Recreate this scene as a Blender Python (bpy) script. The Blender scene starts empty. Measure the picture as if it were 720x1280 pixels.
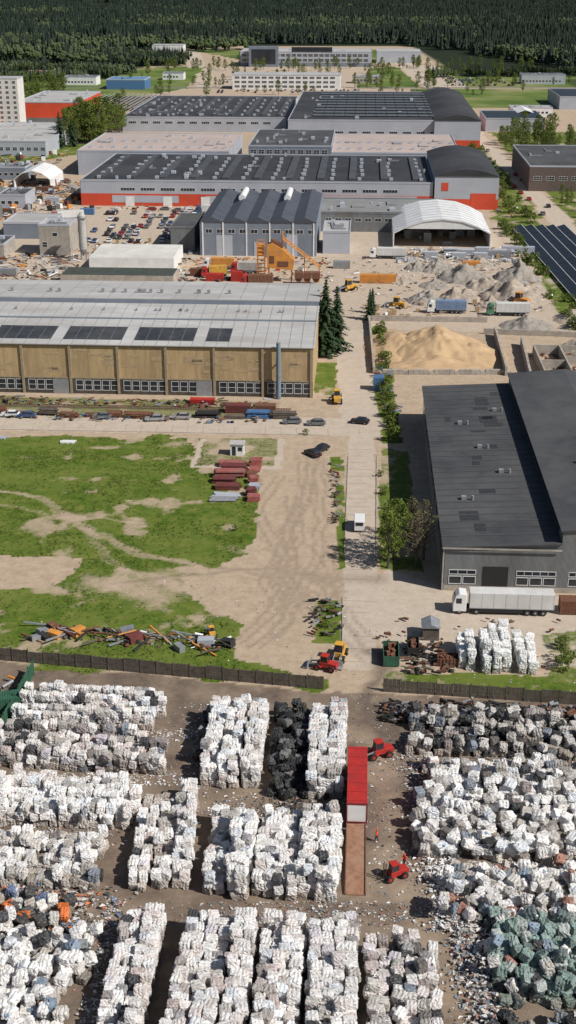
import bpy, bmesh, math, random
import numpy as np
from mathutils import Vector, Matrix
random.seed(7); rng=np.random.default_rng(7)
sc=bpy.context.scene; COL=sc.collection
R=math.radians(-3.3); CR,SR=math.cos(R),math.sin(R)

# ------------------------------------------------------------ materials
def nodes(name):
    m=bpy.data.materials.new(name); m.use_nodes=True
    nt=m.node_tree; return m,nt,nt.nodes['Principled BSDF']
def ramp(nt,fac,stops):
    r=nt.nodes.new('ShaderNodeValToRGB'); e=r.color_ramp.elements
    while len(e)<len(stops): e.new(0.5)
    for i,(p,c) in enumerate(stops):
        e[i].position=p; e[i].color=(*c,1) if len(c)==3 else c
    nt.links.new(fac,r.inputs[0]); return r.outputs[0]
def noise(nt,scale,detail=4,rough=.6,coord='Object',vec=None,stretch=None):
    n=nt.nodes.new('ShaderNodeTexNoise'); n.inputs['Scale'].default_value=scale
    n.inputs['Detail'].default_value=detail; n.inputs['Roughness'].default_value=rough
    if vec is None:
        if coord=='World':
            g=nt.nodes.new('ShaderNodeNewGeometry'); vec=g.outputs['Position']
        else:
            t=nt.nodes.new('ShaderNodeTexCoord'); vec=t.outputs[coord]
    if stretch:
        mp=nt.nodes.new('ShaderNodeMapping'); mp.inputs['Scale'].default_value=stretch
        nt.links.new(vec,mp.inputs[0]); vec=mp.outputs[0]
    nt.links.new(vec,n.inputs['Vector']); return n.outputs['Fac']
def mix(nt,fac,a,b,mode='MIX'):
    m=nt.nodes.new('ShaderNodeMix'); m.data_type='RGBA'; m.blend_type=mode
    for k,v in ((0,fac),(6,a),(7,b)):
        if hasattr(v,'node'): nt.links.new(v,m.inputs[k])
        elif k==0: m.inputs[0].default_value=v
        else: m.inputs[k].default_value=(*v,1)
    return m.outputs[2]
def math_(nt,op,a,b=0.0,c=None):
    m=nt.nodes.new('ShaderNodeMath'); m.operation=op
    for i,v in enumerate((a,b,c)):
        if v is None: continue
        if hasattr(v,'node'): nt.links.new(v,m.inputs[i])
        else: m.inputs[i].default_value=v
    return m.outputs[0]
def bump(nt,bs,h,strength=.5,dist=.1):
    b=nt.nodes.new('ShaderNodeBump'); b.inputs['Strength'].default_value=strength
    b.inputs['Distance'].default_value=dist
    nt.links.new(h,b.inputs['Height']); nt.links.new(b.outputs[0],bs.inputs['Normal'])
_mc={}
def mat(name,col,rough=.8,var=.25,scale=.6,metal=0,stretch=None,bumpd=0,rib=None,dirt=None):
    if name in _mc: return _mc[name]
    m,nt,b=nodes(name); b.inputs['Roughness'].default_value=rough; b.inputs['Metallic'].default_value=metal
    n=noise(nt,scale,6,.65,stretch=stretch)
    lo=tuple(c*(1-var) for c in col); hi=tuple(min(1,c*(1+var)) for c in col)
    c=ramp(nt,n,[(.3,lo),(.7,hi)])
    if dirt:
        n2=noise(nt,scale*.35,8,.75,stretch=stretch)
        c=mix(nt,ramp(nt,n2,[(.42,(0,0,0)),(.66,(.85,.85,.85))]),c,dirt)
    if rib:
        t=nt.nodes.new('ShaderNodeTexCoord'); w=nt.nodes.new('ShaderNodeTexWave')
        w.bands_direction=rib[0]; w.inputs['Scale'].default_value=rib[1]
        nt.links.new(t.outputs['Object'],w.inputs[0])
        c=mix(nt,math_(nt,'MULTIPLY',w.outputs['Fac'],.22),c,tuple(x*.45 for x in col))
        bump(nt,b,w.outputs['Fac'],.5,.05)
    elif bumpd: bump(nt,b,n,.6,bumpd)
    nt.links.new(c,b.inputs['Base Color']); _mc[name]=m; return m

# ------------------------------------------------------------ mesh helper
class MB:
    def __init__(s): s.v=[];s.f=[];s.m=[]
    def add(s,vs,fs,mi=0):
        o=len(s.v); s.v+= [tuple(v) for v in vs]; s.f+=[tuple(i+o for i in f) for f in fs]; s.m+=[mi]*len(fs)
    def box(s,x0,x1,y0,y1,z0,z1,mi=0,rot=None,piv=None):
        vs=[Vector(p) for p in ((x0,y0,z0),(x1,y0,z0),(x1,y1,z0),(x0,y1,z0),(x0,y0,z1),(x1,y0,z1),(x1,y1,z1),(x0,y1,z1))]
        if rot is not None:
            c=Vector(piv) if piv else Vector(((x0+x1)/2,(y0+y1)/2,(z0+z1)/2))
            vs=[rot@(v-c)+c for v in vs]
        s.add(vs,[(0,3,2,1),(4,5,6,7),(0,1,5,4),(1,2,6,5),(2,3,7,6),(3,0,4,7)],mi)
    def prx(s,prof,x0,x1,mi=0):
        n=len(prof); vs=[(x0,p[0],p[1]) for p in prof]+[(x1,p[0],p[1]) for p in prof]
        s.add(vs,[tuple(range(n))[::-1],tuple(range(n,2*n))]+[(i,(i+1)%n,(i+1)%n+n,i+n) for i in range(n)],mi)
    def pry(s,prof,y0,y1,mi=0):
        n=len(prof); vs=[(p[0],y0,p[1]) for p in prof]+[(p[0],y1,p[1]) for p in prof]
        s.add(vs,[tuple(range(n)),tuple(range(n,2*n))[::-1]]+[(i,i+n,(i+1)%n+n,(i+1)%n) for i in range(n)],mi)
    def tube(s,a,b,r0,r1=None,n=8,mi=0):
        a=Vector(a);b=Vector(b); r1=r0 if r1 is None else r1
        q=(b-a).to_track_quat('Z','Y'); vs=[]
        for p,r in((a,r0),(b,r1)):
            for i in range(n):
                t=2*math.pi*i/n; vs.append(p+q@Vector((r*math.cos(t),r*math.sin(t),0)))
        s.add(vs,[(i,(i+1)%n,(i+1)%n+n,i+n) for i in range(n)]+[tuple(range(n))[::-1],tuple(range(n,2*n))],mi)
    def mesh(s,name,mats):
        me=bpy.data.meshes.new(name); me.from_pydata(s.v,[],s.f)
        for m in mats: me.materials.append(m)
        me.polygons.foreach_set('material_index',s.m)
        bm=bmesh.new(); bm.from_mesh(me); bmesh.ops.recalc_face_normals(bm,faces=bm.faces); bm.to_mesh(me); bm.free()
        return me
    def obj(s,name,mats,parent=None,loc=(0,0,0),rot=0,bevel=0):
        o=bpy.data.objects.new(name,s.mesh(name,mats)); COL.objects.link(o)
        o.location=loc; o.rotation_euler=(0,0,rot)
        if parent: o.parent=parent
        if bevel:
            b=o.modifiers.new('b','BEVEL'); b.width=bevel; b.segments=2; b.limit_method='ANGLE'
        return o
def empty(name,x,y,rot=R,z=0):
    e=bpy.data.objects.new(name,None); COL.objects.link(e); e.location=(x,y,z); e.rotation_euler=(0,0,rot); e.empty_display_size=.5; return e
def inst(name,me,x,y,z=0,rot=0,s=1,parent=None):
    o=bpy.data.objects.new(name,me); COL.objects.link(o); o.location=(x,y,z); o.rotation_euler=(0,0,rot)
    o.scale=(s,s,s) if not isinstance(s,tuple) else s
    if parent: o.parent=parent
    return o

# ------------------------------------------------------------ numpy noise
_tab=rng.random((256,256))
def vn(x,y,sd=0):
    x=x+sd*17.3; y=y+sd*31.7
    xi=np.floor(x).astype(int); yi=np.floor(y).astype(int); fx=x-xi; fy=y-yi
    fx=fx*fx*(3-2*fx); fy=fy*fy*(3-2*fy)
    a=_tab[xi%256,yi%256];b=_tab[(xi+1)%256,yi%256];c=_tab[xi%256,(yi+1)%256];d=_tab[(xi+1)%256,(yi+1)%256]
    return (a*(1-fx)+b*fx)*(1-fy)+(c*(1-fx)+d*fx)*fy
def fbm(x,y,sd=0,o=4):
    r=0;w=0
    for i in range(o):
        a=.55**i; r=r+a*vn(x*2**i,y*2**i,sd+i*3); w+=a
    return r/w
def inpoly(X,Y,poly):
    ins=np.zeros(X.shape,bool); n=len(poly)
    for i in range(n):
        x1,y1=poly[i]; x2,y2=poly[(i+1)%n]
        if y1==y2: continue
        c=((y1>Y)!=(y2>Y))&(X<(x2-x1)*(Y-y1)/(y2-y1)+x1); ins^=c
    return ins
def dpath(X,Y,pts):
    d=np.full(X.shape,1e9)
    for (x1,y1),(x2,y2) in zip(pts[:-1],pts[1:]):
        dx,dy=x2-x1,y2-y1; t=np.clip(((X-x1)*dx+(Y-y1)*dy)/(dx*dx+dy*dy),0,1)
        d=np.minimum(d,np.hypot(X-x1-t*dx,Y-y1-t*dy))
    return d

# ------------------------------------------------------------ GROUND
def axis(segs):
    out=[segs[0][0]]
    for a,b,s in segs:
        n=max(1,int(round((b-a)/s))); out+=list(np.linspace(a,b,n+1)[1:])
    return np.array(out)
xs=axis([(-9000,-1500,750),(-1500,-400,60),(-400,-150,8),(-150,-62,2.5),(-62,52,.6),(52,150,2.2),(150,400,8),(400,1500,60),(1500,9000,750)])
ys=axis([(-1500,60,120),(60,94,4),(94,300,.6),(300,420,1.6),(420,700,3),(700,1300,6),(1300,2400,20),(2400,6000,150),(6000,14000,800)])
GX,GY=np.meshgrid(xs,ys)
wx=(fbm(GX*.12,GY*.12,1)-.5); wy=(fbm(GX*.12,GY*.12,5)-.5)
WX,WY=GX+wx*9,GY+wy*9
WX2,WY2=GX+wx*2.5,GY+wy*2.5
grass=np.zeros(GX.shape); mud=np.zeros(GX.shape); conc=np.zeros(GX.shape); field=np.zeros(GX.shape); dark=np.zeros(GX.shape); asph=np.zeros(GX.shape)
def put(a,poly,val=1,warp=2):
    X,Y=((GX,GY),(WX2,WY2),(WX,WY))[warp]
    a[inpoly(X,Y,poly)]=val
put(grass,[(-110,277),(-23,274),(-20,258),(-7,251),(-5.5,240),(-6,226),(-9,212),(-15,204),(-20,200),(-18,193),(-12,188),(-8.5,184),(-8,173),(5,168),(5,163.5),(-60,175),(-110,184)],1)
put(grass,[(-110,210.5),(-52,210.5),(-37,209),(-38,203),(-41,197.5),(-52,196.5),(-110,196)],0,1)
for (px,py,pr,pv) in ((-31,198,5,.6),(-26,195,5,.6),(-20,201,5,.5),(-14,256,4,.5),(-26,270,3,.6),(-34,201,3,.45),(-10,213,3,.4)):
    d=np.hypot((WX-px)/1.6,WY-py)/pr; grass*=1-pv*np.exp(-d**2*1.5)
put(grass,[(-20,257),(-2.5,256),(-2,273),(-20,274)],.62,1)
put(grass,[(-110,292),(-8,287),(-8,301),(-110,307)],.62,1)
put(grass,[(9,205),(11,205),(11.8,262),(9.2,262)],.95,1)
put(grass,[(4,178),(8.5,178),(8.8,193),(5,193)],.95,1)
put(grass,[(16.2,205),(24,204),(26,265),(20,268)],.8,1)
put(grass,[(21,270),(25.5,270),(28,372),(24,372)],.95,1)
put(grass,[(6,308),(12,306),(13,334),(7,334)],.9,1)
put(grass,[(14,164),(60,158),(60,167),(14.5,169)],.95,1)
put(grass,[(39,166),(60,164),(60,186),(41,180)],.75,1)
put(grass,[(82,300),(200,290),(200,500),(92,540),(88,470),(84,400)],.9,2)
put(grass,[(88,500),(108,540),(122,870),(106,865),(90,600)],.85,2)
put(grass,[(118,500),(200,500),(200,870),(131,865)],.85,2)
put(grass,[(-210,690),(-160,690),(-118,760),(-110,850),(-135,850),(-150,800)],.9,2)
bare=fbm(GX*.16,GY*.16,9); grass*=1-.6*np.clip((bare-.58)/.12,0,1)
for pts,w,k in (([(-80,250),(-52,240),(-38,224),(-25,211),(-12,203),(0,198)],.7,.5),([(-38,224),(-30,205),(-20,198),(0,190)],.8,.4),
              ([(-60,236),(-44,229),(-30,226)],.5,.35),([(-30,205),(-31,196)],.8,.6)):
    for o in (-.8,.8):
        d=dpath(GX+wx*5+o,GY+wy*5,pts); grass*=1-k*np.exp(-(d/w)**2)
put(mud,[(-200,60),(200,60),(200,156),(14,162),(5,163),(-60,175),(-200,190)],1,1)
d=dpath(WX2,WY2,[(11,172),(12.5,155),(12.3,136),(13,121),(16,106),(18,95)])
mud*=.80+.8*(fbm(GX*.3,GY*.3,12)-.5)-.22*np.exp(-(d/2.0)**2)
mud=np.clip(mud+.8*np.exp(-(dpath(WX,WY,[(12,176),(12.5,160),(12,150)])/1.8)**2)*(GY<180),0,1)
for k,pts in enumerate([[(2,190),(-3,205),(0,225),(4,245),(6,262)],[(4,186),(0,200),(-2,215),(3,235),(3,262)],[(11,176),(4,196),(-6,204),(-14,206)],
        [(12,180),(6,200),(-2,212),(-6,232),(-2,250)],[(-2,180),(2,196),(6,212),(6,240),(7,268)],[(10,196),(0,205),(-12,204),(-30,199)],[(-8,178),(-2,190),(1,204),(-1,222)],
        [(-5,176),(0,186),(-4,200),(2,218),(0,240)],[(11.5,172),(8,186),(9,200),(6,214)]]):
    for o in (-.9,.9):
        p2=[(x+o,y) for x,y in pts]; d=dpath(GX+wx*3,GY+wy*3,p2)
        mud=np.maximum(mud,.40*np.exp(-(d/.38)**2))
d=dpath(WX,WY,[(0,205),(10,202),(17,200)]); mud=np.maximum(mud,.4*np.exp(-(d/2.5)**2))  # broad soft darker band across the road, written into this mask
put(mud,[(-110,296),(-2,291),(-2,300),(-110,306)],.35,1)
put(conc,[(-200,287.5),(22,274.5),(22,287),(-200,300)],1,1)
d=dpath(GX,GY,[(17,280),(13,209),(11.3,182),(11,172)]); conc=np.maximum(conc,(d<2.9)*1.0); grass[d<2.7]=0
put(conc,[(13,190),(18,206),(28,196),(60,192),(60,170),(14,172)],1,1)
put(conc,[(13,287),(27,287),(25,470),(12,470)],.9,1)
put(grass,[(23,290),(26.5,290),(29,372),(26,372)],.9,1)
for pl in ([(-20.9,255.2),(-1.6,254.2),(-1.2,255.6),(-20.7,256.6)],[(-20.9,255.2),(-19.7,255.2),(-18.7,273.5),(-19.9,273.5)],[(-3,255.2),(-1.6,255.2),(-.6,273.5),(-2,273.5)]): put(conc,pl,1,0); put(grass,pl,0,0)
put(conc,[(-120,375),(100,365),(92,470),(85,570),(-120,585)],.55,2)
for pl in ([(108,470),(118,470),(127,900),(119,900)],): put(conc,pl,1,0); put(grass,pl,0,0)
put(asph,[(-200,1196),(60,1195),(800,1190),(800,1206),(-200,1206)],.8,0)
put(conc,[(120,1206),(150,1206),(136,1680),(120,1680)],1,0); put(conc,[(150,1206),(215,1206),(190,1450),(140,1500)],.8,1)
put(conc,[(-80,1190),(-66,1190),(-118,1800),(-140,1800)],1,0)
put(conc,[(-60,1190),(60,1190),(100,1475),(-110,1475)],.5,1)
put(field,[(-500,1000),(-180,1000),(-90,1196),(-90,1460),(-500,1460)],1,2)
put(field,[(60,1206),(120,1206),(118,1460),(90,1460)],1,2)
put(field,[(150,1020),(700,1020),(700,1190),(110,1190),(115,1030)],1,2); put(field,[(160,1206),(700,1206),(700,1330),(160,1500)],.8,2)
put(field,[(-40,1540),(130,1540),(140,1800),(-140,1800)],.8,2)
put(conc,[(-110,990),(120,990),(120,1190),(-160,1190)],.4,2)
far=(GY>1860)|((GY>1450)&(GX<-150))|((GX>170)&(GY>1330)); dark[far]=1
dark[(GY<1300)&(np.abs(GX)>260)&(fbm(GX*.004,GY*.004,4)>.5)]=.6
grass[(GY<1000)&(np.abs(GX)>230)]=.8
zz=(fbm(GX*.25,GY*.25,8)-.5)*.10*(1-conc)*(np.abs(GX)<150)*(GY<420)
me=bpy.data.meshes.new('ground'); ny,nx=GX.shape
co=np.stack([GX,GY,zz-.02],-1).reshape(-1,3).astype(np.float32)
idx=np.arange(nx*ny).reshape(ny,nx); q=np.stack([idx[:-1,:-1],idx[:-1,1:],idx[1:,1:],idx[1:,:-1]],-1).reshape(-1,4)
def npmesh(me,co,q,smooth=True):
    me.vertices.add(len(co)); me.vertices.foreach_set('co',co.astype(np.float32).ravel())
    me.loops.add(q.size); me.loops.foreach_set('vertex_index',q.astype(np.int32).ravel())
    me.polygons.add(len(q)); me.polygons.foreach_set('loop_start',np.arange(0,q.size,4,dtype=np.int32))
    me.polygons.foreach_set('use_smooth',np.full(len(q),smooth)); me.update(calc_edges=True)
def setcol(me,name,c):
    a=me.color_attributes.new(name,'FLOAT_COLOR','POINT')
    c=np.concatenate([c,np.ones((len(c),1))],1) if c.shape[1]==3 else c
    a.data.foreach_set('color',c.astype(np.float32).ravel())
npmesh(me,co,q)
setcol(me,'c1',np.stack([grass,mud,conc],-1).reshape(-1,3)); setcol(me,'c2',np.stack([field,dark,asph],-1).reshape(-1,3))
ground=bpy.data.objects.new('ground',me); COL.objects.link(ground)
m,nt,b=nodes('ground_mat'); b.inputs['Roughness'].default_value=.95; b.inputs['Specular IOR Level'].default_value=.15
def attr(n):
    a=nt.nodes.new('ShaderNodeAttribute'); a.attribute_name=n; s=nt.nodes.new('ShaderNodeSeparateColor'); nt.links.new(a.outputs['Color'],s.inputs[0]); return s.outputs
A1=attr('c1'); A2=attr('c2')
n1=noise(nt,.9,8,.7,'World'); n2=noise(nt,.09,8,.65,'World'); n3=noise(nt,4.5,4,.7,'World'); n4=noise(nt,.35,8,.75,'World')
def soft(a,n,k=.9,lo=.35,hi=.65):
    x=math_(nt,'ADD',a,math_(nt,'MULTIPLY',math_(nt,'SUBTRACT',n,.5),k))
    mr=nt.nodes.new('ShaderNodeMapRange'); mr.inputs[1].default_value=lo; mr.inputs[2].default_value=hi; nt.links.new(x,mr.inputs[0]); return mr.outputs[0]
dirt=mix(nt,.5,ramp(nt,n1,[(.3,(.31,.23,.16)),(.7,(.54,.42,.31))]),ramp(nt,n4,[(.35,(.32,.24,.17)),(.65,(.54,.43,.32))]))
concc=mix(nt,.5,ramp(nt,n1,[(.25,(.39,.315,.245)),(.75,(.58,.49,.40))]),ramp(nt,n4,[(.35,(.39,.32,.255)),(.65,(.57,.485,.40))]))
mudc=mix(nt,.5,ramp(nt,n1,[(.3,(.07,.05,.038)),(.7,(.21,.16,.125))]),ramp(nt,n4,[(.35,(.075,.056,.043)),(.62,(.20,.155,.125))]))
gr=mix(nt,.6,ramp(nt,n3,[(.33,(.022,.045,.006)),(.68,(.15,.20,.03))]),ramp(nt,n4,[(.36,(.03,.07,.006)),(.5,(.085,.145,.014)),(.64,(.22,.21,.055))]))
gr=mix(nt,ramp(nt,n2,[(.4,(0,0,0)),(.65,(.55,.55,.55))]),gr,(.17,.195,.045))
c=mix(nt,soft(A1[2],n1,.35),dirt,concc)
c=mix(nt,soft(A1[1],n4,.8,.05,1.0),c,mudc)
c=mix(nt,soft(A1[0],n1,1.3,.28,.8),c,gr)
fc=ramp(nt,noise(nt,.012,6,.6,'World'),[(.3,(.06,.10,.025)),(.5,(.12,.17,.04)),(.65,(.25,.24,.11))])
c=mix(nt,soft(A2[0],n2,.4),c,fc)
c=mix(nt,A2[2],c,(.17,.165,.16))
c=mix(nt,A2[1],c,(.018,.027,.014))
nt.links.new(c,b.inputs['Base Color']); bump(nt,b,n3,.6,.12); me.materials.append(m)

# ------------------------------------------------------------ BALES
def bale_variants(nv,seg):
    bmv=bmesh.new(); bmesh.ops.create_cube(bmv,size=1); bmesh.ops.subdivide_edges(bmv,edges=bmv.edges[:],cuts=seg-1,use_grid_fill=True)
    base=np.array([v.co[:] for v in bmv.verts]); fq=np.array([[v.index for v in f.verts] for f in bmv.faces]); bmv.free()
    out=[]
    for k in range(nv):
        p=base.copy(); r=np.linalg.norm(p,axis=1,keepdims=True); q=.10+.16*rng.random()
        p=p*(1-q)+p/r*.62*q
        bul=1+.05*np.cos(p[:,0]*2*math.pi*3); p[:,1]*=bul; p[:,2]*=bul
        # low-frequency bulges, then crumple
        for a_ in range(3):
            ph=rng.random(3)*6.28; p[:,a_]+=.035*np.sin(base[:,(a_+1)%3]*5+ph[0])*np.cos(base[:,(a_+2)%3]*4+ph[1])
        p+=rng.normal(0,.028,p.shape); out.append(p)
    return np.array(out),fq
BV,BF=bale_variants(28,6)
bale_mat,nt,b=nodes('baled_plastic'); b.inputs['Roughness'].default_value=.55
a=nt.nodes.new('ShaderNodeAttribute'); a.attribute_name='col'
n=noise(nt,5.0,6,.75,'World'); nb_=noise(nt,1.1,4,.6,'World')
v=nt.nodes.new('ShaderNodeTexVoronoi'); v.inputs['Scale'].default_value=6.5
g=nt.nodes.new('ShaderNodeNewGeometry'); nt.links.new(g.outputs['Position'],v.inputs['Vector'])
c=mix(nt,1.0,a.outputs['Color'],ramp(nt,n,[(.28,(.55,.55,.57)),(.42,(.93,.93,.93)),(.55,(1,1,1))]),'MULTIPLY')
c=mix(nt,1.0,c,ramp(nt,nb_,[(.35,(.86,.82,.78)),(.55,(1,1,1))]),'MULTIPLY')
sc_=ramp(nt,v.outputs['Color'],[(.0,(.25,.42,.68)),(.25,(.80,.82,.82)),(.4,(.66,.46,.38)),(.55,(.20,.20,.21)),(.7,(.45,.58,.5)),(.85,(.7,.6,.62))])
vn2=noise(nt,7.5,3,.8,'World')
c=mix(nt,ramp(nt,vn2,[(.60,(0,0,0)),(.68,(.7,.7,.7))]),c,sc_)
nt.links.new(c,b.inputs['Base Color']); bump(nt,b,n,.6,.08)
# film lets a little light through
tl=nt.nodes.new('ShaderNodeBsdfTranslucent'); nt.links.new(c,tl.inputs[0]); ms=nt.nodes.new('ShaderNodeMixShader'); ms.inputs[0].default_value=.10
outn=nt.nodes['Material Output']; nt.links.new(b.outputs[0],ms.inputs[1]); nt.links.new(tl.outputs[0],ms.inputs[2]); nt.links.new(ms.outputs[0],outn.inputs[0])
PAL={'white':[(.88,.87,.86)]*7+[(.80,.79,.79),(.70,.67,.64),(.84,.80,.79),(.56,.53,.50),(.76,.79,.83)],
 'pinkish':[(.80,.74,.72)]*4+[(.86,.83,.82)]*4+[(.60,.51,.49),(.46,.42,.40),(.72,.68,.72),(.36,.35,.36)],
 'grey':[(.48,.45,.42)]*3+[(.64,.61,.58)]*3+[(.20,.18,.17),(.78,.76,.74),(.36,.31,.30),(.25,.28,.33),(.07,.07,.07)],
 'black':[(.025,.025,.028)]*6+[(.06,.06,.065),(.05,.05,.045),(.2,.2,.2)],
 'green':[(.26,.36,.33)]*4+[(.35,.44,.41),(.19,.26,.24),(.48,.52,.50),(.14,.18,.18)],
 'mixed':[(.66,.63,.60),(.80,.79,.77),(.25,.26,.27),(.42,.40,.37),(.26,.33,.42),(.08,.08,.08),(.74,.71,.68),(.4,.2,.15)],
 'orange':[(.66,.63,.60),(.7,.18,.04),(.2,.25,.4),(.08,.08,.08),(.5,.45,.4),(.72,.70,.66),(.06,.06,.06)],
 'snow':[(.89,.9,.9)]*5+[(.84,.84,.83)]}
def bales(name,x0,x1,y0,y1,lv,d,pal,cw=2.3,gap=.35,jit=.06,drop=.10,size=(1.12,1.12,1.02),rot=R,mixp=None,mixf=0,slope=0,ragged=1.0,flaps=4):
    P=[];S=[];A=[];C=[]
    sx0,sy,sz=size; cx,cy=(x0+x1)/2,(y0+y1)/2
    W=(x1-x0) if d=='y' else (y1-y0); Lg=(y1-y0) if d=='y' else (x1-x0)
    nb=max(1,int(round(cw/sx0))); pos=-W/2; jit=jit*1.25
    while pos<W/2-.5:
        sx=sx0*random.uniform(.9,1.15); syy=sy*random.uniform(.92,1.14)
        e0=random.uniform(-.7,.6)*ragged; e1=random.uniform(-1.6,.8)*ragged; hbase=lv+random.choice((0,0,0,-1,0,0)) if lv>2 else lv
        shift=random.uniform(-.12,.12); base_sz=sz*random.uniform(.9,1.08); tone=random.uniform(.90,1.05); skew=random.gauss(0,.012); chunk=0;cl=0
        nn=int(Lg/syy); cd=[]
        while len(cd)<nn:
            cd+= [1 if (random.random()<.16 and lv>2) else 0]*random.randint(2,5)
        for j in range(nb):
            u=pos+sx*(j+.5)+shift
            for i in range(nn):
                w=-Lg/2+e0+syy*(i+.5)+(e1-e0)*(i/nn)+random.uniform(-.08,.08)
                hh=int(hbase)-cd[i]-(random.random()<drop)-(random.random()<drop*.3)
                if slope and i<slope: hh=min(hh,1+i)
                if random.random()<.02: hh+=1
                edge=(i<1 or i>nn-2 or j in (0,nb-1))
                for k in range(max(1,hh)):
                    if k<hh-3 and not edge: continue
                    jj=jit*(1+k*.45)
                    P.append((u+w*skew+random.gauss(0,jj),w+random.gauss(0,jj),base_sz*(k+.5)+random.gauss(0,.03)) if d=='y' else
                             (w+random.gauss(0,jj),u+w*skew+random.gauss(0,jj),base_sz*(k+.5)+random.gauss(0,.03)))
                    S.append((sx*random.uniform(.88,1.12),syy*random.uniform(.88,1.12),base_sz*random.uniform(.95,1.10)))
                    A.append((random.gauss(0,.05+jit*.7),random.gauss(0,.05+jit*.6),random.gauss(0,.08+jit)))
                    cc=np.array(random.choice(PAL[mixp if mixp and random.random()<mixf else pal]))*random.uniform(.86,1.06)*tone
                    if random.random()<.02 and pal!='snow': cc=np.array((.06,.06,.065))
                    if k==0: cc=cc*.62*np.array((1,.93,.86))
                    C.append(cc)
        pos+=sx*nb+random.uniform(gap*.4,gap*1.6)
    P=np.array(P);S=np.array(S);A=np.array(A);C=np.array(C); N=len(P)
    V=BV[rng.integers(0,len(BV),N)]*S[:,None,:]
    fl=rng.random(N)<.5; V[fl]=V[fl][:,:,[1,0,2]]*np.array([-1,1,1])
    for ax,(i,j) in enumerate(((1,2),(2,0),(0,1))):
        ca=np.cos(A[:,ax])[:,None]; sa=np.sin(A[:,ax])[:,None]; vi=V[:,:,i]*ca-V[:,:,j]*sa; vj=V[:,:,i]*sa+V[:,:,j]*ca
        V[:,:,i]=vi; V[:,:,j]=vj
    V=V+P[:,None,:]; nv=V.shape[1]
    F=(BF[None]+ (np.arange(N)*nv)[:,None,None]).reshape(-1,4)
    cv=np.repeat(C[:,None,:],nv,1)*(1+rng.normal(0,.06,(N,nv,1)))
    V=V.reshape(-1,3); cv=cv.reshape(-1,3)
    if flaps:   # loose flaps of film sticking out of the bales
        M=N*flaps; pp=np.repeat(P,flaps,0); ss=np.repeat(S,flaps,0); dd=rng.normal(size=(M,3)); dd/=np.abs(dd).max(1,keepdims=True)
        ctr=pp+dd*ss*.5; nrm=dd/np.linalg.norm(dd,axis=1,keepdims=True); u=rng.normal(size=(M,3)); u=u-nrm*(u*nrm).sum(1,keepdims=True)*.8; u/=np.linalg.norm(u,axis=1,keepdims=True)
        w=np.cross(nrm,u)+rng.normal(0,.25,(M,3)); sz_=rng.uniform(.08,.30,(M,1)); o=len(V)
        FV=np.stack([ctr-u*sz_,ctr+w*sz_*.7+nrm*.05,ctr+u*sz_+nrm*.04,ctr-w*sz_*.6-nrm*.03],1).reshape(-1,3)
        fc_=np.repeat(C,flaps,0)*rng.uniform(.8,1.12,(M,1)); odd=rng.random(M)<.10; sp=np.array([(.1,.25,.5),(.55,.1,.1),(.05,.05,.05),(.2,.4,.3),(.6,.5,.3),(.75,.75,.78)]); fc_[odd]=sp[rng.integers(0,6,odd.sum())]
        V=np.concatenate([V,FV]); F=np.concatenate([F,np.arange(M*4).reshape(-1,4)+o]); cv=np.concatenate([cv,np.repeat(fc_,4,0)])
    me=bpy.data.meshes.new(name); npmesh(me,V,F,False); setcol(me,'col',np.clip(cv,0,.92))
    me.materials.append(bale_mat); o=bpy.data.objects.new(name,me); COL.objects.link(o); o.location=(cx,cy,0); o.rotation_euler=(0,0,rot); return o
B='plastic_bale_stack'
bales(B,-38.5,-17,153.2,161.5,3,'x','white',cw=1.2,gap=.85,mixp='pinkish',mixf=.4,rot=R-.02)
bales(B,-41,-16.5,142.8,150.6,3,'x','pinkish',cw=1.2,gap=.6,mixp='grey',mixf=.4,drop=.2,jit=.10,rot=R-.03)
bales(B,-39,-19.2,130.8,139,3,'x','white',cw=2.3,gap=.45,jit=.09,mixp='pinkish',mixf=.3)
bales(B,-18.4,-11.4,119.5,138,3,'y','white',cw=2.3,gap=.35,jit=.09,mixp='pinkish',mixf=.3,rot=R+.06)
bales(B,-36,-21.6,119.6,127.5,3,'x','white',cw=2.3,gap=.3,jit=.12,drop=.2,mixp='grey',mixf=.25)
bales(B,-36,-23,111.8,117.5,2,'x','orange',jit=.3,drop=.3)
bales(B,-34,-22.2,95,109.8,3,'x','white',jit=.25,drop=.35,mixp='mixed',mixf=.2,rot=R-.1)
bales(B,-18.6,-13.6,93,114.5,3,'y','pinkish',cw=2.3,gap=.3,mixp='white',mixf=.5)
bales(B,-11.6,-2.0,93,113.0,4,'y','white',cw=2.3,gap=.5,mixp='pinkish',mixf=.4)
bales(B,-1.0,7.1,93,111.4,4,'y','white',cw=2.3,gap=.55,mixp='pinkish',mixf=.3)
bales(B,8.3,15.3,94,109.4,3,'y','pinkish',cw=2.3,gap=.35,mixp='grey',mixf=.5,jit=.1)
bales(B,-9.6,5.6,117.5,131.4,4,'y','white',cw=2.3,gap=.4,mixp='pinkish',mixf=.25,jit=.1)
bales(B,-10.9,-2.4,139,156.5,4,'y','white',cw=2.3,gap=.55,mixp='pinkish',mixf=.2,ragged=1.4)
bales(B,-1.9,2.3,137,157,3,'y','black',cw=3.4,gap=.1,jit=.3,drop=.35,slope=2)
bales(B,-12.2,-10.8,144,157,2,'y','black',cw=1.1,gap=.1,jit=.3,drop=.4)  # low black heap; its colour also stands in for dark shadow there
bales(B,2.8,7.5,137.2,156.5,4,'y','white',cw=2.3,gap=.35,mixp='pinkish',mixf=.25)
bales(B,16.6,48,145.8,152.6,3,'x','grey',cw=2.3,gap=.7,jit=.18,drop=.35,mixp='black',mixf=.18)
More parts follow.
